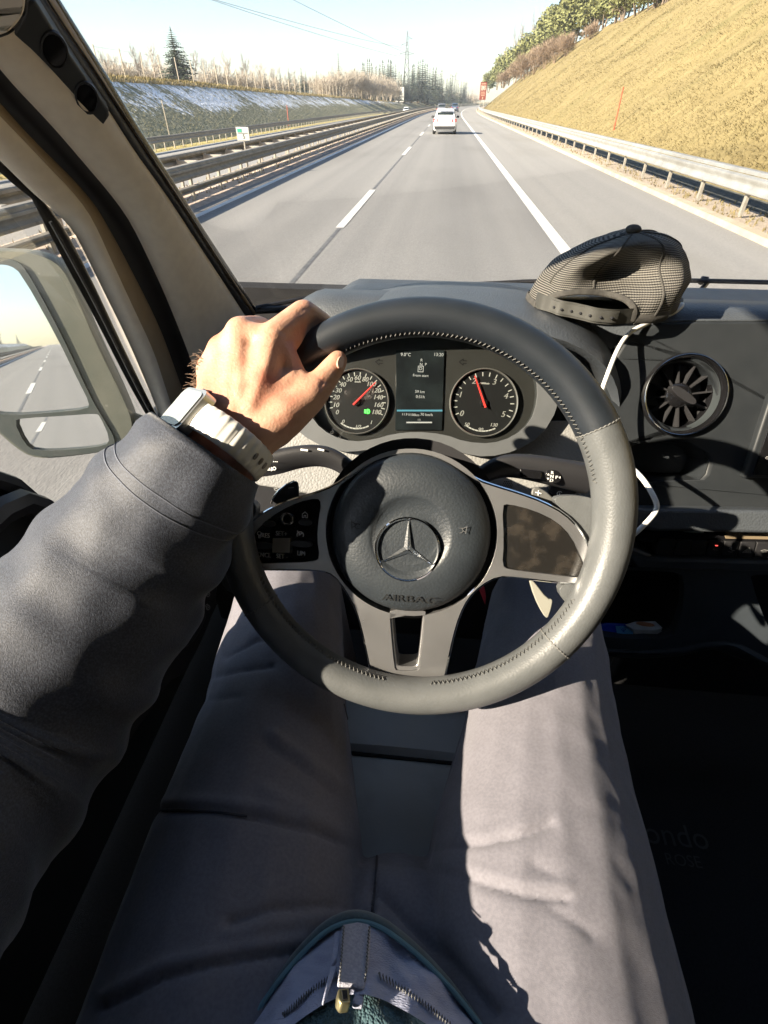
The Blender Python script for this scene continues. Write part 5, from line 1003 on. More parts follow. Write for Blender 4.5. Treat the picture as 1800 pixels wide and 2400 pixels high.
slab('display_band', IC, [(930, 960), (1037, 960), (1037, 964), (930, 964)], .001, mat('display_blue', (.1, .25, .33), .4, emis=(.1, .45, .6), estr=.12), dsp, top=-.0018, bevel=0)
mb = MB()
for tx, x, y, z in (('9.0°C', 951, 831, 10.5), ('13:20', 1028, 831, 10.5), ('R', 988, 844, 9), ('N', 987, 854, 9), ('P', 998, 854, 9), ('D', 986, 864, 10), ('From start', 986, 880, 8.5), ('59 km', 984, 918, 9), ('0:51h', 985, 930, 9.5), ('11.9 l/100km', 962, 972, 8), ('70 km/h', 1000, 972, 9), ('1/2', 982, 984, 6)): u, w = IC.one(x, y); add_text(mb, tx, IC.M @ Matrix.Translation((u, w, -.0016)), z * IC.scale(980, 900))
u, w = IC.one(986, 864); s = IC.scale(986, 864); strokes(mb, [[(-6 * s, -7 * s), (6 * s, -7 * s), (6 * s, 6 * s), (-6 * s, 6 * s), (-6 * s, -7 * s)]], IC.M @ Matrix.Translation((u, w, -.0016)), 1.2 * s)
for k in range(12): u, w = IC.one(955 + k * 5, 990); strokes(mb, [[(-1.6 * s, 0), (1.6 * s, 0)]], IC.M @ Matrix.Translation((u, w, -.0016)), 3 * s)
mb.build('display_print', mat('display_white', (.5, .5, .48), .5, emis=(.8, .85, .85), estr=.1), dsp, smooth=False)
mb = MB()
for x, d in ((888, -1), (1086, -1)): u, w = IC.one(x, 847); strokes(mb, [[(8 * s, 3 * s), (0, 3 * s), (0, 7 * s), (-9 * s, 0), (0, -7 * s), (0, -3 * s), (8 * s, -3 * s)]], IC.M @ Matrix.Translation((u, w, -.0055)), 1.4 * s)
mb.build('turn_arrow', M_dark, clu, smooth=False)
cg = slab('cover_glass', IC, [(c[0] * 1.0, c[1] * 1.0) for c in face], .001, glass_mat('cluster_glass', (.93, .94, .93), .55, .03), clu, top=.0085, bevel=0, it=1)
# ================================================================== THE DRIVER
person = thing('person', (0, -.1, 1.28), 'driver in dark hoodie and dark trousers, left hand gripping the top of the wheel', 'person')
M_skin = mat('skin', (.47, .25, .165), .48, c2=(.58, .34, .235), nscale=45, bump=.55, bscale=420, bdist=.0007, sss=.1, c3=(.46, .17, .11), n3=26, c3pos=(.5, .72), ndetail=6)
M_hoodie = mat('hoodie_cloth', (.012, .016, .028), .62, c2=(.044, .052, .074), nscale=650, npos=(.4, .7), bump=.5, bscale=1100, bdist=.0007, sheen=.3, spec=.5)
M_pants = mat('trouser_cloth', (.132, .128, .15), .85, c2=(.16, .155, .18), nscale=400, bump=.3, bscale=1500, bdist=.0006, sheen=.25)
def D(x, y, d): return on_depth(x, y, d)
h = MB()
def chain(pts): 
    for a, b in zip(pts[:-1], pts[1:]): h.cone(D(*a[:3]), D(*b[:3]), a[3], b[3])
WR1, WR2 = (512, 1000, .425, .0215), (576, 1050, .425, .0215)
# fingers: knuckle, middle joint, end joint, tip
chain([(640, 790, .432, .0128), (712, 731, .452, .0112), (756, 758, .478, .0102), (752, 800, .492, .0082)]); chain([(655, 808, .438, .0125), (716, 770, .462, .0112), (735, 790, .475, .01)])
chain([(563, 778, .436, .0133), (606, 768, .48, .0112), (660, 790, .505, .0098), (690, 835, .504, .0085)])
chain([(518, 818, .440, .0123), (556, 812, .484, .0108), (615, 830, .506, .0095), (640, 870, .504, .008)])
chain([(488, 862, .443, .0108), (525, 858, .482, .0095), (580, 868, .498, .0085), (598, 900, .497, .0075)])
# back of the hand
for k, r in (((640, 788, .432), .0128), ((563, 778, .436), .0133), ((518, 818, .440), .0123), ((488, 862, .443), .0108)):
    bx = 592 - (640 - k[0]) * .5; chain([(bx, 975 - (bx - 520) * .1, .424, .0175), (*k, r)])
chain([(610, 900, .43, .0175), (510, 905, .434, .016)]); chain([(625, 850, .434, .016), (515, 858, .441, .0145)]); chain([(640, 800, .434, .0138), (563, 790, .438, .0138), (518, 828, .441, .013), (490, 870, .444, .0115)]); chain([(570, 940, .427, .019), (575, 830, .437, .0155)])
# thumb and its ball, web to the index finger
chain([(600, 1020, .425, .0205), (668, 972, .428, .0195), (722, 936, .432, .0142), (764, 884, .443, .0118), (787, 852, .447, .0098), (792, 843, .449, .0088)])
chain([(655, 812, .436, .0125), (690, 880, .44, .0105), (715, 925, .434, .0135)]); chain([(620, 960, .428, .018), (680, 900, .436, .013)]); chain([(640, 1000, .43, .019), (600, 900, .432, .016)])
# wrist and forearm
chain([(530, 965, .426, .019), WR1]); chain([(600, 1000, .426, .02), WR2]); chain([WR1, (400, 1160, .43, .024)]); chain([WR2, (450, 1190, .43, .024)]); chain([(540, 1020, .425, .022), (350, 1243, .455, .03), (205, 1461, .435, .035), (-25, 1742, .405, .035)])
chain([(500, 930, .43, .016), (515, 990, .426, .019)])
me = remeshed(h, .0021, 15, .55)
v, n = mesh_np(me); q = project(v)
def near_line(q, pts):
    d = np.full(len(q), 1e9)
    for a, b in zip(pts[:-1], pts[1:]):
        a, b = np.array(a, float), np.array(b, float); t = np.clip(((q[:, :2] - a) @ (b - a)) / ((b - a) @ (b - a)), 0, 1); d = np.minimum(d, np.linalg.norm(q[:, :2] - (a + t[:, None] * (b - a)), axis=1))
    return d
facing = np.clip((n * -unit(1.0 * (v - CC).mean(0))).sum(1), 0, 1)
disp = np.zeros(len(v))
for line_, w, a in (([(590, 950), (625, 850), (640, 800)], 9, .0006), ([(560, 930), (560, 860), (563, 800)], 9, .0005), ([(530, 930), (522, 880), (518, 835)], 9, .0004), ([(625, 775), (645, 768), (668, 782)], 5, -.0007), ([(676, 800), (690, 830), (700, 872)], 8, -.0011), ([(752, 905), (762, 888), (775, 900)], 4, -.0008), ([(742, 878), (760, 895), (790, 900)], 4, -.0007), ([(600, 800), (590, 850), (585, 900)], 12, -.0003), ([(545, 830), (545, 890)], 12, -.0003), ([(700, 735), (718, 722), (735, 735)], 4, -.0006)):
    disp += a * np.exp(-(near_line(q, line_) / w) ** 2) * facing
set_np(me, v + n * disp[:, None])
body = mesh_object('body', me, M_skin, person)
tp = Plane(D(799, 838, .437), unit(CC - D(799, 838, .437)) * .75 + CR * .55 + CU * .25)
slab('thumbnail', tp, [(790, 850), (795, 836), (803, 833), (808, 840), (807, 854), (801, 864), (793, 862)], .002, mat('nail', (.52, .31, .23), .32, coat=.2), person, top=.0, bevel=.0006, it=1)
rg = random.Random(3); mb = MB()
for i in range(70):
    y = rg.uniform(830, 945); x = np.interp(y, [760, 830, 880, 945], [505, 466, 458, 455]) + rg.uniform(2, 16); p = D(x, y, .437 - rg.uniform(0, .006)); d = (-CR * rg.uniform(.4, 1) + CU * rg.uniform(-.4, .5)) * rg.uniform(.006, .013)
    mb.tube([p, p + d * .6 + np.array([0, 0, .001]), p + d], [.00022, .00018, .0001], 3, cap=False)
tag(mb.build('arm_hair', mat('hair_brown', (.14, .07, .03), .6), person), None, None, kind='stuff')

# ---- hoodie: loose sleeve with soft folds, torso behind the phone
ctr = [(482, 1064, .425), (350, 1243, .455), (205, 1461, .435), (-25, 1742, .405)]
C3 = [np.array(D(*c)) for c in ctr] + [np.array([-.335, .04, 1.53]), np.array([-.29, -.16, 1.58])]
rad = [.0525, .0715, .088, .102, .094, .088]
nv = 150; pth = smooth_line(np.array(C3), nv, 3); rr_ = np.interp(np.linspace(0, 1, nv), [0, .14, .42, .72, .87, 1], rad)
T = np.gradient(pth, axis=0); T /= np.linalg.norm(T, axis=1)[:, None]; arcl = np.r_[0, np.cumsum(np.linalg.norm(np.diff(pth, axis=0), axis=1))]
N = unit(np.array([0, 0, 1.]) - T[0] * T[0][2]); G = []; nu = 84; camv = unit(CC - C3[0])
for i in range(nv):
    N = unit(N - T[i] * (N @ T[i])); B = np.cross(T[i], N); ring = []
    for k in range(nu):
        th = 2 * math.pi * k / nu; s = arcl[i]; w = 0.
        p0 = pth[i] + (N * math.cos(th) + B * math.sin(th)) * rr_[i]
        nz = mnoise.noise(Vector(p0) * 14) ; nz2 = mnoise.noise(Vector(p0) * 34 + Vector((3, 1, 7)))
        ph = s * 2 * math.pi / .058 + 1.5 * math.sin(th + .9) + 2.2 * nz
        fade = min(1, s / .02) * (1 if s < .34 else .5)
        f = math.sin(ph); w = .0064 * (f if f > 0 else f * .55) * (0.55 + .45 * math.cos(th - 2.2)) * fade + .003 * nz2 + .002 * nz
        if s < .012: w -= .0035 * (1 - s / .012)
        rd_ = N * math.cos(th) + B * math.sin(th); tl_ = max(0, 1 - s / .13) ** 1.5
        ring.append(p0 + rd_ * w - T[i] * (.026 * float(rd_ @ camv) + .004) * tl_)
    G.append(ring)
G = np.array(G); inner = [[pth[1] + (p - pth[0]) * .93 for p in G[0]], [pth[8] + (p - pth[0]) * .9 for p in G[0]], [pth[16] + (p - pth[0]) * .82 for p in G[0]]]
P = np.vstack([np.array(inner[::-1]), G]); mb = MB().grid(P, cv=True); o = mb.build('hoodie_sleeve', M_hoodie, person, angle=180)
M_cuffth = mat('cuff_thread', (.1, .11, .14), .8)
for row in (9, 11):
    MB().tube([G[row][k] + (G[row][k] - G[row].mean(0)) * .006 for k in range(nu)], .0006, 4, closed=True).build('cuff_stitch', M_cuffth, person)
tb = MB(); tb.ellipsoid((0, -.23, 1.56), (.18, .13, .17)); tb.ellipsoid((0, -.24, 1.68), (.2, .11, .09)); tb.cone((-.19, -.22, 1.64), (.19, -.22, 1.64), .085, .085); tb.cone((0, -.2, 1.43), (0, -.23, 1.6), .13, .14)
tb.cone((.19, -.22, 1.64), (.27, -.12, 1.55), .075, .065)
mesh_object('hoodie_torso', remeshed(tb, .012, 8), M_hoodie, person)

# ---- trousers
t_ = MB()
def limb(pts):
    for a, b in zip(pts[:-1], pts[1:]): t_.cone(a[:3], b[:3], a[3], b[3], 20, 5)
limb([(-.115, -.12, 1.375, .105), (-.122, .06, 1.366, .104), (-.135, .17, 1.366, .096), (-.15, .29, 1.37, .079), (-.178, .47, 1.372, .07), (-.18, .6, 1.1, .055), (-.17, .66, .85, .05)])
limb([(.105, -.12, 1.375, .105), (.112, .07, 1.366, .104), (.122, .18, 1.366, .097), (.138, .29, 1.37, .081), (.165, .47, 1.372, .07), (.18, .6, 1.1, .055), (.17, .66, .85, .05)])
t_.cone((0, -.14, 1.39), (0, .045, 1.352), .11, .085); t_.cone((0, .0, 1.37), (0, .095, 1.35), .09, .078); t_.cone((-.06, -.02, 1.37), (.06, -.02, 1.37), .098, .098)
me = remeshed(t_, .0027, 18, .5)
v, n = mesh_np(me); q = project(v); dep = q[:, 2] > .15; up = np.clip(n @ unit((0, -.35, .93)), 0, 1) * dep; disp = np.zeros(len(v))
for line_, w, a in (
    ([(340, 1900), (480, 1898), (620, 1918), (740, 1950), (870, 2000)], 11, -.006), ([(340, 1878), (480, 1876), (620, 1894), (740, 1926), (850, 1970)], 14, .0028),
    ([(640, 1722), (720, 1780), (800, 1840), (840, 1875)], 15, .0042), ([(630, 1745), (715, 1805), (800, 1868)], 15, -.0035), ([(620, 1850), (720, 1900), (800, 1935)], 18, .0025),
    ([(540, 2160), (640, 2128), (760, 2122), (870, 2132)], 14, -.006), ([(540, 2190), (640, 2160), (760, 2150), (870, 2150)], 18, .003), ([(240, 2360), (380, 2290), (560, 2250), (700, 2232)], 12, -.006), ([(240, 2335), (380, 2262), (560, 2222), (700, 2205)], 16, .003),
    ([(480, 1590), (560, 1572), (640, 1560)], 10, -.004), ([(470, 1640), (560, 1630)], 10, -.003), ([(530, 1540), (600, 1500), (660, 1490)], 10, -.004),
    ([(880, 2000), (876, 2070), (870, 2150)], 5, -.006), ([(890, 2000), (886, 2070), (880, 2150)], 9, .003),
    ([(930, 1990), (1020, 1990), (1120, 1978), (1230, 1955), (1290, 1930)], 10, -.0058), ([(930, 1968), (1040, 1966), (1130, 1956), (1230, 1932)], 18, .001),
    ([(890, 2022), (1000, 2036), (1110, 2062), (1220, 2092), (1330, 2102)], 14, -.0055), ([(890, 2002), (1000, 2014), (1110, 2040), (1220, 2068), (1330, 2080)], 18, .0015),
    ([(885, 2085), (945, 2140), (1010, 2205), (1080, 2280), (1160, 2370)], 22, -.0095), ([(900, 2060), (970, 2110), (1050, 2180), (1130, 2260)], 28, .0015), ([(880, 2130), (940, 2210), (1000, 2300)], 26, .0015),
    ([(1250, 2025), (1300, 2048)], 15, -.002),
    ([(1290, 2125), (1350, 2160), (1390, 2190)], 18, -.0025),
    ([(1060, 1780), (1010, 1880), (985, 1960)], 9, -.004), ([(835, 1700), (850, 1800), (870, 1900)], 6, .003)):
    dl = near_line(q, line_) / w; disp += a * (np.exp(-1.15 * dl) * 1.15 if a < 0 else np.exp(-dl ** 2)) * up
disp += np.array([mnoise.noise(Vector(p) * 22) * .0018 + mnoise.noise(Vector(p) * 60) * .0006 for p in v]) * (up > 0)
set_np(me, v + n * disp[:, None]); mesh_object('trousers', me, M_pants, person)
from mathutils.bvhtree import BVHTree
bvh = BVHTree.FromPolygons([vv.co[:] for vv in me.vertices], [p.vertices[:] for p in me.polygons])
M_seamcloth = mat('seam_cloth', (.05, .05, .062), .85)
for line_ in ([(884, 1990), (883, 2030), (879, 2075), (874, 2120), (871, 2150)], [(806, 1650), (822, 1720), (840, 1800), (856, 1890), (870, 1960), (884, 1995)], [(1078, 1700), (1050, 1770), (1022, 1850), (985, 1930), (940, 1985)], [(352, 1900), (420, 1898), (500, 1902), (580, 1912)]):
    pts = []
    for x, y in smooth_line(line_, 40, 2):
        hit = bvh.ray_cast(Vector(CC), Vector(ray(x, y)).normalized())
        if hit[0] is not None and (not pts or (hit[0] - Vector(pts[-1])).length < .02): pts.append(tuple(hit[0] - Vector(ray(x, y)).normalized() * .0002))
    if len(pts) > 4: MB().tube(pts, .0011, 6).build('trouser_seam', M_seamcloth, person)
zs = [on_z(x, y, 1.455) for x, y in ((885, 2002), (882, 2040), (878, 2080), (874, 2120), (870, 2150))]

# ---- turned-up hoodie hem with its lining and the end of the zip
A = smooth_line([(540, 2440), (615, 2335), (665, 2262), (720, 2198), (770, 2152), (830, 2131), (890, 2146), (950, 2190), (1010, 2245), (1080, 2325), (1160, 2440)], 61, 2)
Bm = smooth_line([(560, 2640), (640, 2630), (830, 2620), (1000, 2630), (1140, 2640)], 61, 2)
def hem(s, t, dz=0., edge=.02): 
    i = t * 60; x = [np.interp(i, range(61), A[:, k]) * (1 - s) + np.interp(i, range(61), Bm[:, k]) * s for k in (0, 1)]
    z = 1.460 + .045 * math.sin(min(1, s * 1.5) * math.pi / 2) - .008 * abs(2 * t - 1) ** 2.2 + dz + .003 * mnoise.noise(Vector((t * 9, s * 7, 0)))
    return on_z(x[0], x[1], z)
M_hemdark = mat('hem_cloth', (.035, .06, .075), .85, c2=(.05, .085, .1), nscale=400, bump=.4, bscale=1500, bdist=.0005, sheen=.3)
M_lining = mat('lining_cloth', (.3, .32, .44), .85, c2=(.38, .4, .52), nscale=60, bump=.7, bscale=500, bdist=.0012, stretch=(1, 3, 1), sheen=.1)
M_tape = mat('zip_tape', (.4, .4, .46), .85, c2=(.3, .3, .36), nscale=500, bump=.8, bscale=900, bdist=.001)
M_meshcloth = mat('mesh_cloth', (.03, .07, .085), .8, c2=(.06, .12, .14), nscale=700, bump=1.0, bscale=700, bdist=.001, voronoi=True)
TT = np.linspace(0, 1, 61)
MB().grid(np.array([[hem(s, t, dz) for t in TT] for s, dz in ((.0, -.03), (-.008, -.006), (.0, .002), (.02, .003), (.045, .001), (.055, -.003))])).build('hoodie_hem', M_hemdark, person, angle=180)
MB().tube([hem(.05, t, .0012) for t in TT], .0016, 8).build('hem_piping', mat('piping', (.1, .2, .24), .8), person)
def fold(t, s): return .004 * math.sin(t * 26 + s * 9) * (1 if t > .5 else .5) + .003 * mnoise.noise(Vector((t * 16, s * 12, 4)))
MB().grid(np.array([[hem(s, t, -.004 + fold(t, s)) for t in TT] for s in np.linspace(.05, .30, 16)])).build('hoodie_lining', M_lining, person, angle=180)
MB().grid(np.array([[hem(s, t, .002 + .002 * math.sin(t * 40)) for t in TT] for s in np.linspace(.29, .40, 10)])).build('lining_facing', M_lining, person, angle=180)
MB().grid(np.array([[hem(s, t, -.003) for t in TT] for s in np.linspace(.39, 1.0, 14)])).build('mesh_panel', M_meshcloth, person, angle=180)
for t0, t1 in ((.22, .46), (.555, .82)):
    pts = []
    for i in range(50): t = t0 + (t1 - t0) * i / 49; pts.append(hem(.285 + (.022 if i % 2 else -.012), t, .004))
    MB().tube(pts, .0007, 4).build('zigzag_stitch', M_thread, person)
_a, _b, _c = hem(.08, .5, .004), hem(.36, .5, .006), hem(.22, .56, .005); _n = np.cross(_b - _a, _c - _a); _n = _n if _n[2] > 0 else -_n
zp = Plane((_a + _b) / 2, _n)
tape = slab('zip_tape', zp, [(803, 2166), (836, 2160), (870, 2167), (868, 2230), (860, 2300), (852, 2316), (826, 2308), (792, 2304), (800, 2240)], .003, M_tape, person, bevel=.001)
for a, b in (((806, 2170), (796, 2300)), ((866, 2172), (856, 2300))):
    MB().tube([zp.at(a[0] + (b[0] - a[0]) * k / 30 + (1.2 if k % 2 else -1.2), a[1] + (b[1] - a[1]) * k / 30, .001) for k in range(31)], .0005, 4).build('edge_stitch', M_thread, tape)
for p0 in ([(762, 2345), (790, 2262), (775, 2262), (756, 2345)], [(790, 2250), (800, 2180), (786, 2182), (776, 2262)], [(828, 2340), (838, 2310), (856, 2300), (852, 2355), (828, 2352)]):
    slab('zip_placket', zp.off(-.003), p0, .003, M_lining, person, bevel=.001)
zsld = slab('zip_slider', zp, [(792, 2318), (818, 2316), (822, 2352), (800, 2354), (790, 2340)], .006, mat('brass_slider', (.3, .27, .16), .4, metal=.8), person, top=.0006, bevel=.001)
slab('slider_slot', zp, [(800, 2326), (812, 2325), (814, 2346), (803, 2347)], .001, M_dark, zsld, top=.0012, bevel=0)
for i in range(0):
    a = zp.at(790 + i * 12, 2310, .001); MB().tube([a, a + CR * .004 - CU * .003 * (i % 3), a + CR * .006 * ((i % 2) * 2 - 1) - CU * .005], .0003, 3).build('loose_thread', M_tape, tape)


# ---- wristwatch
watch = thing('wristwatch', D(535, 1040, .424), 'square silver wristwatch with ribbed white band on the driver left wrist', 'wristwatch')
ax = unit(D(355, 1245, .402) - D(545, 1010, .425)); wc = D(535, 1038, .425); n0 = unit(-.71 * CR + .70 * CU - .3 * CF); n0 = unit(n0 - ax * (n0 @ ax)); t0 = np.cross(ax, n0)
M_band = mat('white_band', (.72, .71, .66), .4, c2=(.66, .65, .6), nscale=50)
rows = []
for k in range(96):
    th = 2 * math.pi * k / 96; ra, rb = .0355, .0345; rib = .0009 * math.cos(th * 30)
    dv = n0 * math.cos(th) * ra + t0 * math.sin(th) * rb; dn = unit(dv); row = []
    for a_, r_ in ((-.0118, -.0015), (-.0122, .0), (-.0115, .0012), (-.006, .0022), (0, .0025), (.006, .0022), (.0115, .0012), (.0122, 0), (.0118, -.0015)): row.append(wc + dv + ax * a_ + dn * (r_ + rib))
    rows.append(row)
band_ = MB().grid(np.array(rows), cu=True).build('band', M_band, watch, angle=180)
# holes on the camera side of the band
camdir = unit(CC - wc); th0 = math.atan2(camdir @ t0, camdir @ n0)
for j in range(3):
    th = th0 + (.62 + j * .2) * (1 if np.dot(t0, CR) > 0 else -1); dv = n0 * math.cos(th) * .0388 + t0 * math.sin(th) * .0378
    MB().ellipsoid((0, 0, 0), (.0017, .0034, .0012), 10, 6, frame(wc + dv, unit(dv), ax)).build('band_hole', mat('band_hole', (.25, .22, .18), .8), band_)
cn = unit(n0 + .45 * camdir); cx = ax; cy_ = np.cross(cn, cx); cpos = wc + n0 * .0405
CMx = Matrix(((cy_[0], cx[0], cn[0], cpos[0]), (cy_[1], cx[1], cn[1], cpos[1]), (cy_[2], cx[2], cn[2], cpos[2]), (0, 0, 0, 1)))
rsq = lambda w, h_: smooth_loop([(-w, -h_), (-w * .25, -h_), (w * .25, -h_), (w, -h_), (w, -h_ * .25), (w, h_ * .25), (w, h_), (w * .25, h_), (-w * .25, h_), (-w, h_), (-w, h_ * .25), (-w, -h_ * .25)], 2)
case = MB().plate(rsq(.0228, .0198), z0=-.0055, z1=.0045, M=CMx).build('case', mat('watch_steel', (.6, .59, .57), .28, metal=.85), watch, bevel=.0032, seg=4)
MB().plate(rsq(.0198, .0168), z0=.003, z1=.0056, M=CMx).build('screen', mat('watch_glass', (.22, .24, .24), .2, c2=(.34, .36, .35), nscale=200, coat=.3), watch, bevel=.001)  # pale reflection on the screen is put into its mottled grey colour
MB().lathe([(.0002, .0025), (.003, .0022), (.0034, .0), (.0034, -.002)], 16, CMx @ Matrix.Translation((.006, -.0198, 0)) @ Matrix.Rotation(math.pi / 2, 4, 'X')).build('crown', M_silver, watch)
# ================================================================== THINGS LYING ABOUT THE CAB
# ---- mesh cap on the dashboard
base = np.array(on_depth(1412, 714, .765)); 
cap = thing('baseball_cap', base, 'crumpled black mesh snapback cap lying on the dashboard', 'cap')
m = bpy.data.materials.new('cap_mesh'); m.use_nodes = True; nt = m.node_tree; L = nt.links.new; b = nt.nodes['Principled BSDF']; b.inputs['Roughness'].default_value = .8
uvn = nt.nodes.new('ShaderNodeUVMap'); sp_ = nt.nodes.new('ShaderNodeSeparateXYZ'); L(uvn.outputs[0], sp_.inputs[0])
def wav(src, k):
    a = nt.nodes.new('ShaderNodeMath'); a.operation = 'MULTIPLY'; a.inputs[1].default_value = k; L(src, a.inputs[0]); s = nt.nodes.new('ShaderNodeMath'); s.operation = 'SINE'; L(a.outputs[0], s.inputs[0]); return s.outputs[0]
s1, s2 = wav(sp_.outputs[1], 2 * math.pi * 44), wav(sp_.outputs[0], 2 * math.pi * 190)
ad = nt.nodes.new('ShaderNodeMath'); ad.operation = 'MULTIPLY_ADD'; L(s2, ad.inputs[0]); ad.inputs[1].default_value = .35; L(s1, ad.inputs[2])
rp = nt.nodes.new('ShaderNodeValToRGB'); mr = nt.nodes.new('ShaderNodeMapRange'); mr.inputs[1].default_value = -1.2; mr.inputs[2].default_value = 1.2; L(ad.outputs[0], mr.inputs[0]); L(mr.outputs[0], rp.inputs[0])
rp.color_ramp.elements[0].position = .3; rp.color_ramp.elements[0].color = (.006, .006, .006, 1); rp.color_ramp.elements[1].position = .65; rp.color_ramp.elements[1].color = (.15, .142, .125, 1); L(rp.outputs[0], b.inputs['Base Color'])
bp = nt.nodes.new('ShaderNodeBump'); bp.inputs['Strength'].default_value = .7; bp.inputs['Distance'].default_value = .0015; L(mr.outputs[0], bp.inputs['Height']); L(bp.outputs[0], b.inputs['Normal'])
M_cap = m; M_capband = mat('cap_fabric', (.035, .033, .03), .85, c2=(.055, .052, .046), nscale=150, bump=.5, bscale=900, bdist=.0008)
# local axes: x right, y away, z up; outline follows the photographed silhouette
nu, nvv = 160, 60; RX, RY, HH = .1, .088, .098
yaw0 = math.radians(-18)
def cap_pt(th, f):
    "th around (0 = right, -90deg = towards the driver), f 0 base .. 1 top"
    ph = f * math.pi / 2; c = math.cos(ph) ** .55; s = math.sin(ph) ** .9
    x, y, z = RX * math.cos(th) * c, RY * math.sin(th) * c, HH * s
    right = max(0, math.cos(th)); x *= 1 + .03 * right
    left = max(0, -math.cos(th)); z -= .036 * left * c * (f ** .6); x -= .012 * left * c
    # big dent on the side facing the driver
    d2 = ((math.degrees(th) + 95 + 180) % 360 - 180); g_ = math.exp(-(d2 / 30) ** 2) * math.exp(-((f - .44) / .2) ** 2)
    y += .07 * g_; z -= .018 * g_
    d3 = ((math.degrees(th) + 35 + 180) % 360 - 180); g3 = math.exp(-(d3 / 26) ** 2) * math.exp(-((f - .22) / .22) ** 2); y -= .012 * g3
    d4 = ((math.degrees(th) + 70 + 180) % 360 - 180); g4 = math.exp(-(d4 / 9) ** 2) * math.exp(-((f - .3) / .2) ** 2); y -= .006 * g4
    nn = mnoise.noise(Vector((math.cos(th) * 2.2, math.sin(th) * 2.2, f * 3))); k = (.008 * nn + .004 * mnoise.noise(Vector((math.cos(th) * 5, math.sin(th) * 5, f * 6 + 3)))) * (1 - f * .5)
    x += math.cos(th) * k; y += math.sin(th) * k
    z += .012 * (math.cos(th) > .2) * 0 + .014 * max(0, math.cos(th)) * (1 - f) ** 3     # right side of the rim is lifted
    return (x + .012 * s, y, z)
tilt = Matrix.Rotation(math.radians(3), 4, 'Y')
def cw(p): v = tilt @ Vector(p); return base + CR * v.x + np.array([0, 1, 0]) * v.y * 1.0 + np.array([-.1 * 0, 0, 1]) * v.z
P = [[cw(cap_pt(2 * math.pi * i / nu, j / (nvv - 1) * .995)) for j in range(nvv)] for i in range(nu)]
mb = MB(); keep = []
pts = np.array(P)
mb.v = [tuple(map(float, p)) for p in pts.reshape(-1, 3)]; uvs = []
OC = -118.0
for i in range(nu):
    i2 = (i + 1) % nu
    for j in range(nvv - 1):
        a = math.degrees(2 * math.pi * (i + .5) / nu); d = ((a - OC + 180) % 360 - 180) / 40.0; f = (j + .5) / nvv
        if abs(d) < 1 and f < .26 * math.sqrt(max(0, 1 - d * d)): continue            # snapback opening
        mb.f.append((i * nvv + j, i2 * nvv + j, i2 * nvv + j + 1, i * nvv + j + 1)); uvs.append([((i + di) / nu, (j + dj) / nvv) for di, dj in ((0, 0), (1, 0), (1, 1), (0, 1))])
crown = mb.build('crown', M_cap, cap, angle=180, recalc=False)
uvl = crown.data.uv_layers.new(name='UVMap'); uvl.data.foreach_set('uv', np.array(uvs, np.float32).ravel()); sm_ = crown.modifiers.new('solid', 'SOLIDIFY'); sm_.thickness = .0015; sm_.offset = -1
def edge_pt(a, f, g=.0): p = cap_pt(math.radians(a), f); return cw((p[0] * (1 + g), p[1] * (1 + g), p[2]))
arch_ = [edge_pt(OC + 40 * math.cos(t), .26 * abs(math.sin(t)) + .004, .004) for t in np.linspace(0, math.pi, 40)]
MB().tube(arch_, .0042, 8, squash=(1, .5)).build('opening_binding', M_capband, cap)
MB().tube([edge_pt(a, .012, .004) for a in np.linspace(OC + 42, OC + 318, 90)], .0048, 8, squash=(1.5, .5)).build('sweatband', M_capband, cap)
for a in (-162, -112, -62, -12, 38):
    MB().tube([edge_pt(a + 90 * 0, f, .004) for f in np.linspace(.3 if a in (-112, -162) else .02, .985, 40)], .0016, 6).build('panel_seam', M_capband, cap)
tp_ = cw(cap_pt(0, .999)); MB().ellipsoid((0, 0, 0), (.0105, .0105, .006), 18, 8, Matrix.Translation(tuple(tp_ + np.array([-.004, 0, .003])))).build('button', M_capband, cap)
def strap_pt(a, z, g): p = cap_pt(math.radians(a), 0); return cw((p[0] * g, p[1] * g, z + .002))
mb = MB().grid(np.array([[strap_pt(a, z, g) for z, g in ((.0, 1.0), (.018, 1.0), (.019, 1.012), (-.001, 1.012))] for a in np.linspace(OC - 44, OC + 44, 30)]), cv=True); strap = mb.build('snap_strap', mat('strap_plastic', (.05, .05, .046), .4), cap, angle=40)
mb = MB().grid(np.array([[strap_pt(a, z, g) for z, g in ((.002, 1.012), (.016, 1.012), (.016, 1.03), (.002, 1.03))] for a in np.linspace(OC - 25, OC + 26, 24)]), cv=True); mb.build('strap_overlap', mat('strap_plastic_top', (.065, .065, .06), .38), cap, angle=40)
for k in range(7):
    p = strap_pt(OC - 20 + k * 7, .008, 1.032); MB().ellipsoid((0, 0, 0), (.0023, .0023, .0018), 10, 6, Matrix.Translation(tuple(p))).build('stud', M_satin, strap)
# brim pointing away to the right, under the crown
rows = []
for r in np.linspace(1.0, 1.75, 10):
    rows.append([cw((RX * r * math.cos(t) * .95, RY * (1 + (r - 1) * 1.0) * math.sin(t) * 1.0, .012 - .018 * (r - 1) * (1 if True else 0) - .012 * abs(math.sin(t - .75)) ** 2)) for t in np.linspace(.2, 1.5, 24)])
MB().grid(np.array(rows)).build('brim', M_capband, cap, angle=180, solid=.003)

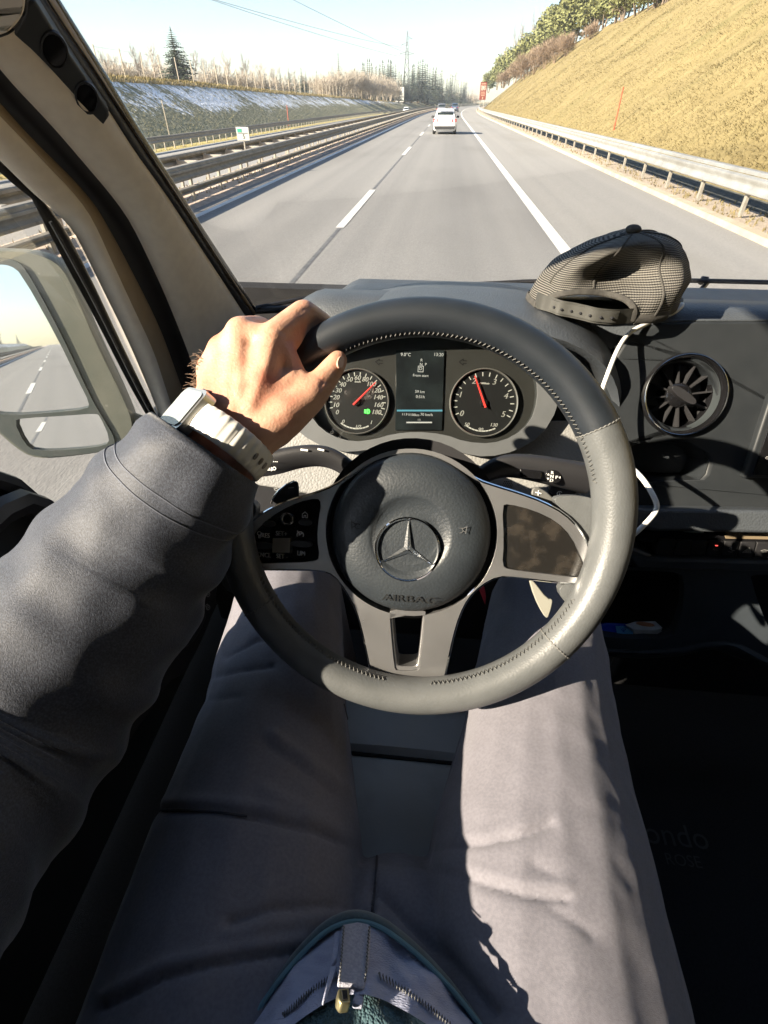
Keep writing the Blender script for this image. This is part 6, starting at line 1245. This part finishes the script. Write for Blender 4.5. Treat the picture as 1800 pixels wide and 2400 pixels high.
# ---- white charging cable over the dash edge, hanging loop by the wheel
cab = thing('charging_cable', on_depth(1590, 725, .74), 'white charging cable draped over the dash edge and down beside the wheel', 'cable')
q = [(1548, 745, .755), (1575, 736, .75), (1597, 720, .752), (1600, 712, .756), (1592, 716, .765)]
MB().tube(smooth_line([on_depth(*p) for p in q[::-1]] + [on_depth(1520, 757, .735), on_depth(1480, 775, .725), on_depth(1458, 800, .715), on_depth(1440, 835, .705), on_depth(1425, 875, .70), on_depth(1410, 915, .70), on_depth(1400, 960, .70), on_depth(1400, 1010, .70), on_depth(1440, 1060, .69)], 70, 2), .0031, 10).build('upper_run', M_white_plastic, cab, angle=180)
MB().tube(smooth_line([on_depth(1440, 1060, .69), on_depth(1485, 1100, .66), on_depth(1512, 1128, .65), on_depth(1537, 1172, .64), on_depth(1541, 1190, .64), on_depth(1530, 1210, .64), on_depth(1490, 1250, .64), on_depth(1440, 1290, .65)], 60, 2), .0033, 10).build('lower_loop', M_white_plastic, cab, angle=180)

# ---- cards and a blue packet in the console pocket, red strap below
pk_ = PB.off(-.03); fl = frame(PB.at(1500, 1486, -.03), (0.05, -.25, 1), (0, 1, 0))
pkt = thing('tissue_packet', PB.at(1440, 1486, -.02), 'bright blue packet lying in the console pocket beside the cards', 'packet')
pb2 = Plane(PB.at(1440, 1480, -.012), (-.1, -.75, .65))
slab('wrapper', pb2, [(1402, 1466), (1418, 1460), (1480, 1462), (1486, 1488), (1408, 1488)], .018, mat('blue_film', (.01, .06, .6), .25, coat=.5), pkt, bevel=.004, seg=3)
slab('label_patch', pb2, [(1442, 1467), (1462, 1467), (1480, 1470), (1484, 1486), (1446, 1485)], .001, mat('light_blue_film', (.12, .42, .75), .3), pkt, top=.0012, bevel=.0004)
mb = MB(); u, w = pb2.one(1460, 1477); s = pb2.scale(1460, 1477); strokes(mb, [[(-6 * s, 3 * s), (0, -3 * s), (5 * s, 4 * s)], [(-2 * s, 5 * s), (3 * s, -4 * s)]], pb2.M @ Matrix.Translation((u, w, .0018)), 1.6 * s); mb.build('packet_print', mat('film_print', (.02, .1, .5), .4), pkt, smooth=False)
cards = thing('card_stack', PB.at(1510, 1485, -.02), 'small stack of white cards in the console pocket, an orange mark on the top one', 'cards')
pc2 = Plane(PB.at(1510, 1475, -.006), (-.05, -.6, .8))
for k in range(4):
    sh = k * 4; slab('card', pc2.off(-.0035 * k), [(1466 + sh * .7, 1464 + sh), (1488 + sh * .3, 1457 + sh), (1536, 1456 + sh), (1554 - sh * .3, 1472 + sh), (1540, 1478 + sh), (1484 + sh * .5, 1476 + sh)], .0025, mat('card_white', (.6, .6, .58), .4, c2=(.5, .5, .49), nscale=80), cards, bevel=.0005)
mb = MB(); u, w = pc2.one(1512, 1463); s = pc2.scale(1512, 1463); mb.plate([(22 * s * math.cos(t), 5 * s * math.sin(t)) for t in np.linspace(0, 2 * math.pi, 20, endpoint=False)], z0=0, z1=.0006, M=pc2.M @ Matrix.Translation((u, w, .0002))); mb.build('card_print', mat('orange_print', (.45, .18, .08), .5), cards)
rs = thing('red_strap', on_depth(1385, 1500, .66), 'red woven strap hanging below the console beside the right knee', 'strap')
pr2 = Plane(on_depth(1385, 1500, .66), unit(CC - on_depth(1385, 1500, .66)))
slab('webbing', pr2, [(1364, 1512), (1395, 1477), (1408, 1490), (1407, 1512), (1392, 1536), (1384, 1530), (1380, 1508)], .002, mat('red_webbing', (.55, .02, .025), .7, bump=.5, bscale=900, bdist=.001), rs, bevel=.0006)
slab('metal_clip', pr2, [(1376, 1534), (1390, 1530), (1392, 1540), (1382, 1546)], .003, M_silver, rs, bevel=.001)
rs2 = thing('red_belt_end', on_depth(1128, 1390, .75), 'red strap end showing below the wheel hub', 'strap')
pr3 = Plane(on_depth(1128, 1390, .75), unit(CC - on_depth(1128, 1390, .75)))
slab('webbing', pr3, [(1118, 1372), (1128, 1362), (1136, 1378), (1139, 1398), (1137, 1418), (1128, 1395)], .003, mat('red_webbing_b', (.5, .02, .03), .6), rs2, bevel=.0008)
# ================================================================== thin winter haze
hz = bpy.data.materials.new('haze'); hz.use_nodes = True; _n = hz.node_tree; _n.nodes.clear()
_o = _n.nodes.new('ShaderNodeOutputMaterial'); _v = _n.nodes.new('ShaderNodeVolumePrincipled'); _v.inputs['Density'].default_value = .00045; _v.inputs['Color'].default_value = (.84, .92, 1.0, 1); _v.inputs['Anisotropy'].default_value = .2
_n.links.new(_v.outputs[0], _o.inputs['Volume'])
tag(MB().box((0, 380, 21), (1500, 1500, 47.5)).build('haze', hz, smooth=False), 'thin pale winter haze in the air over the motorway', 'haze', kind='stuff')
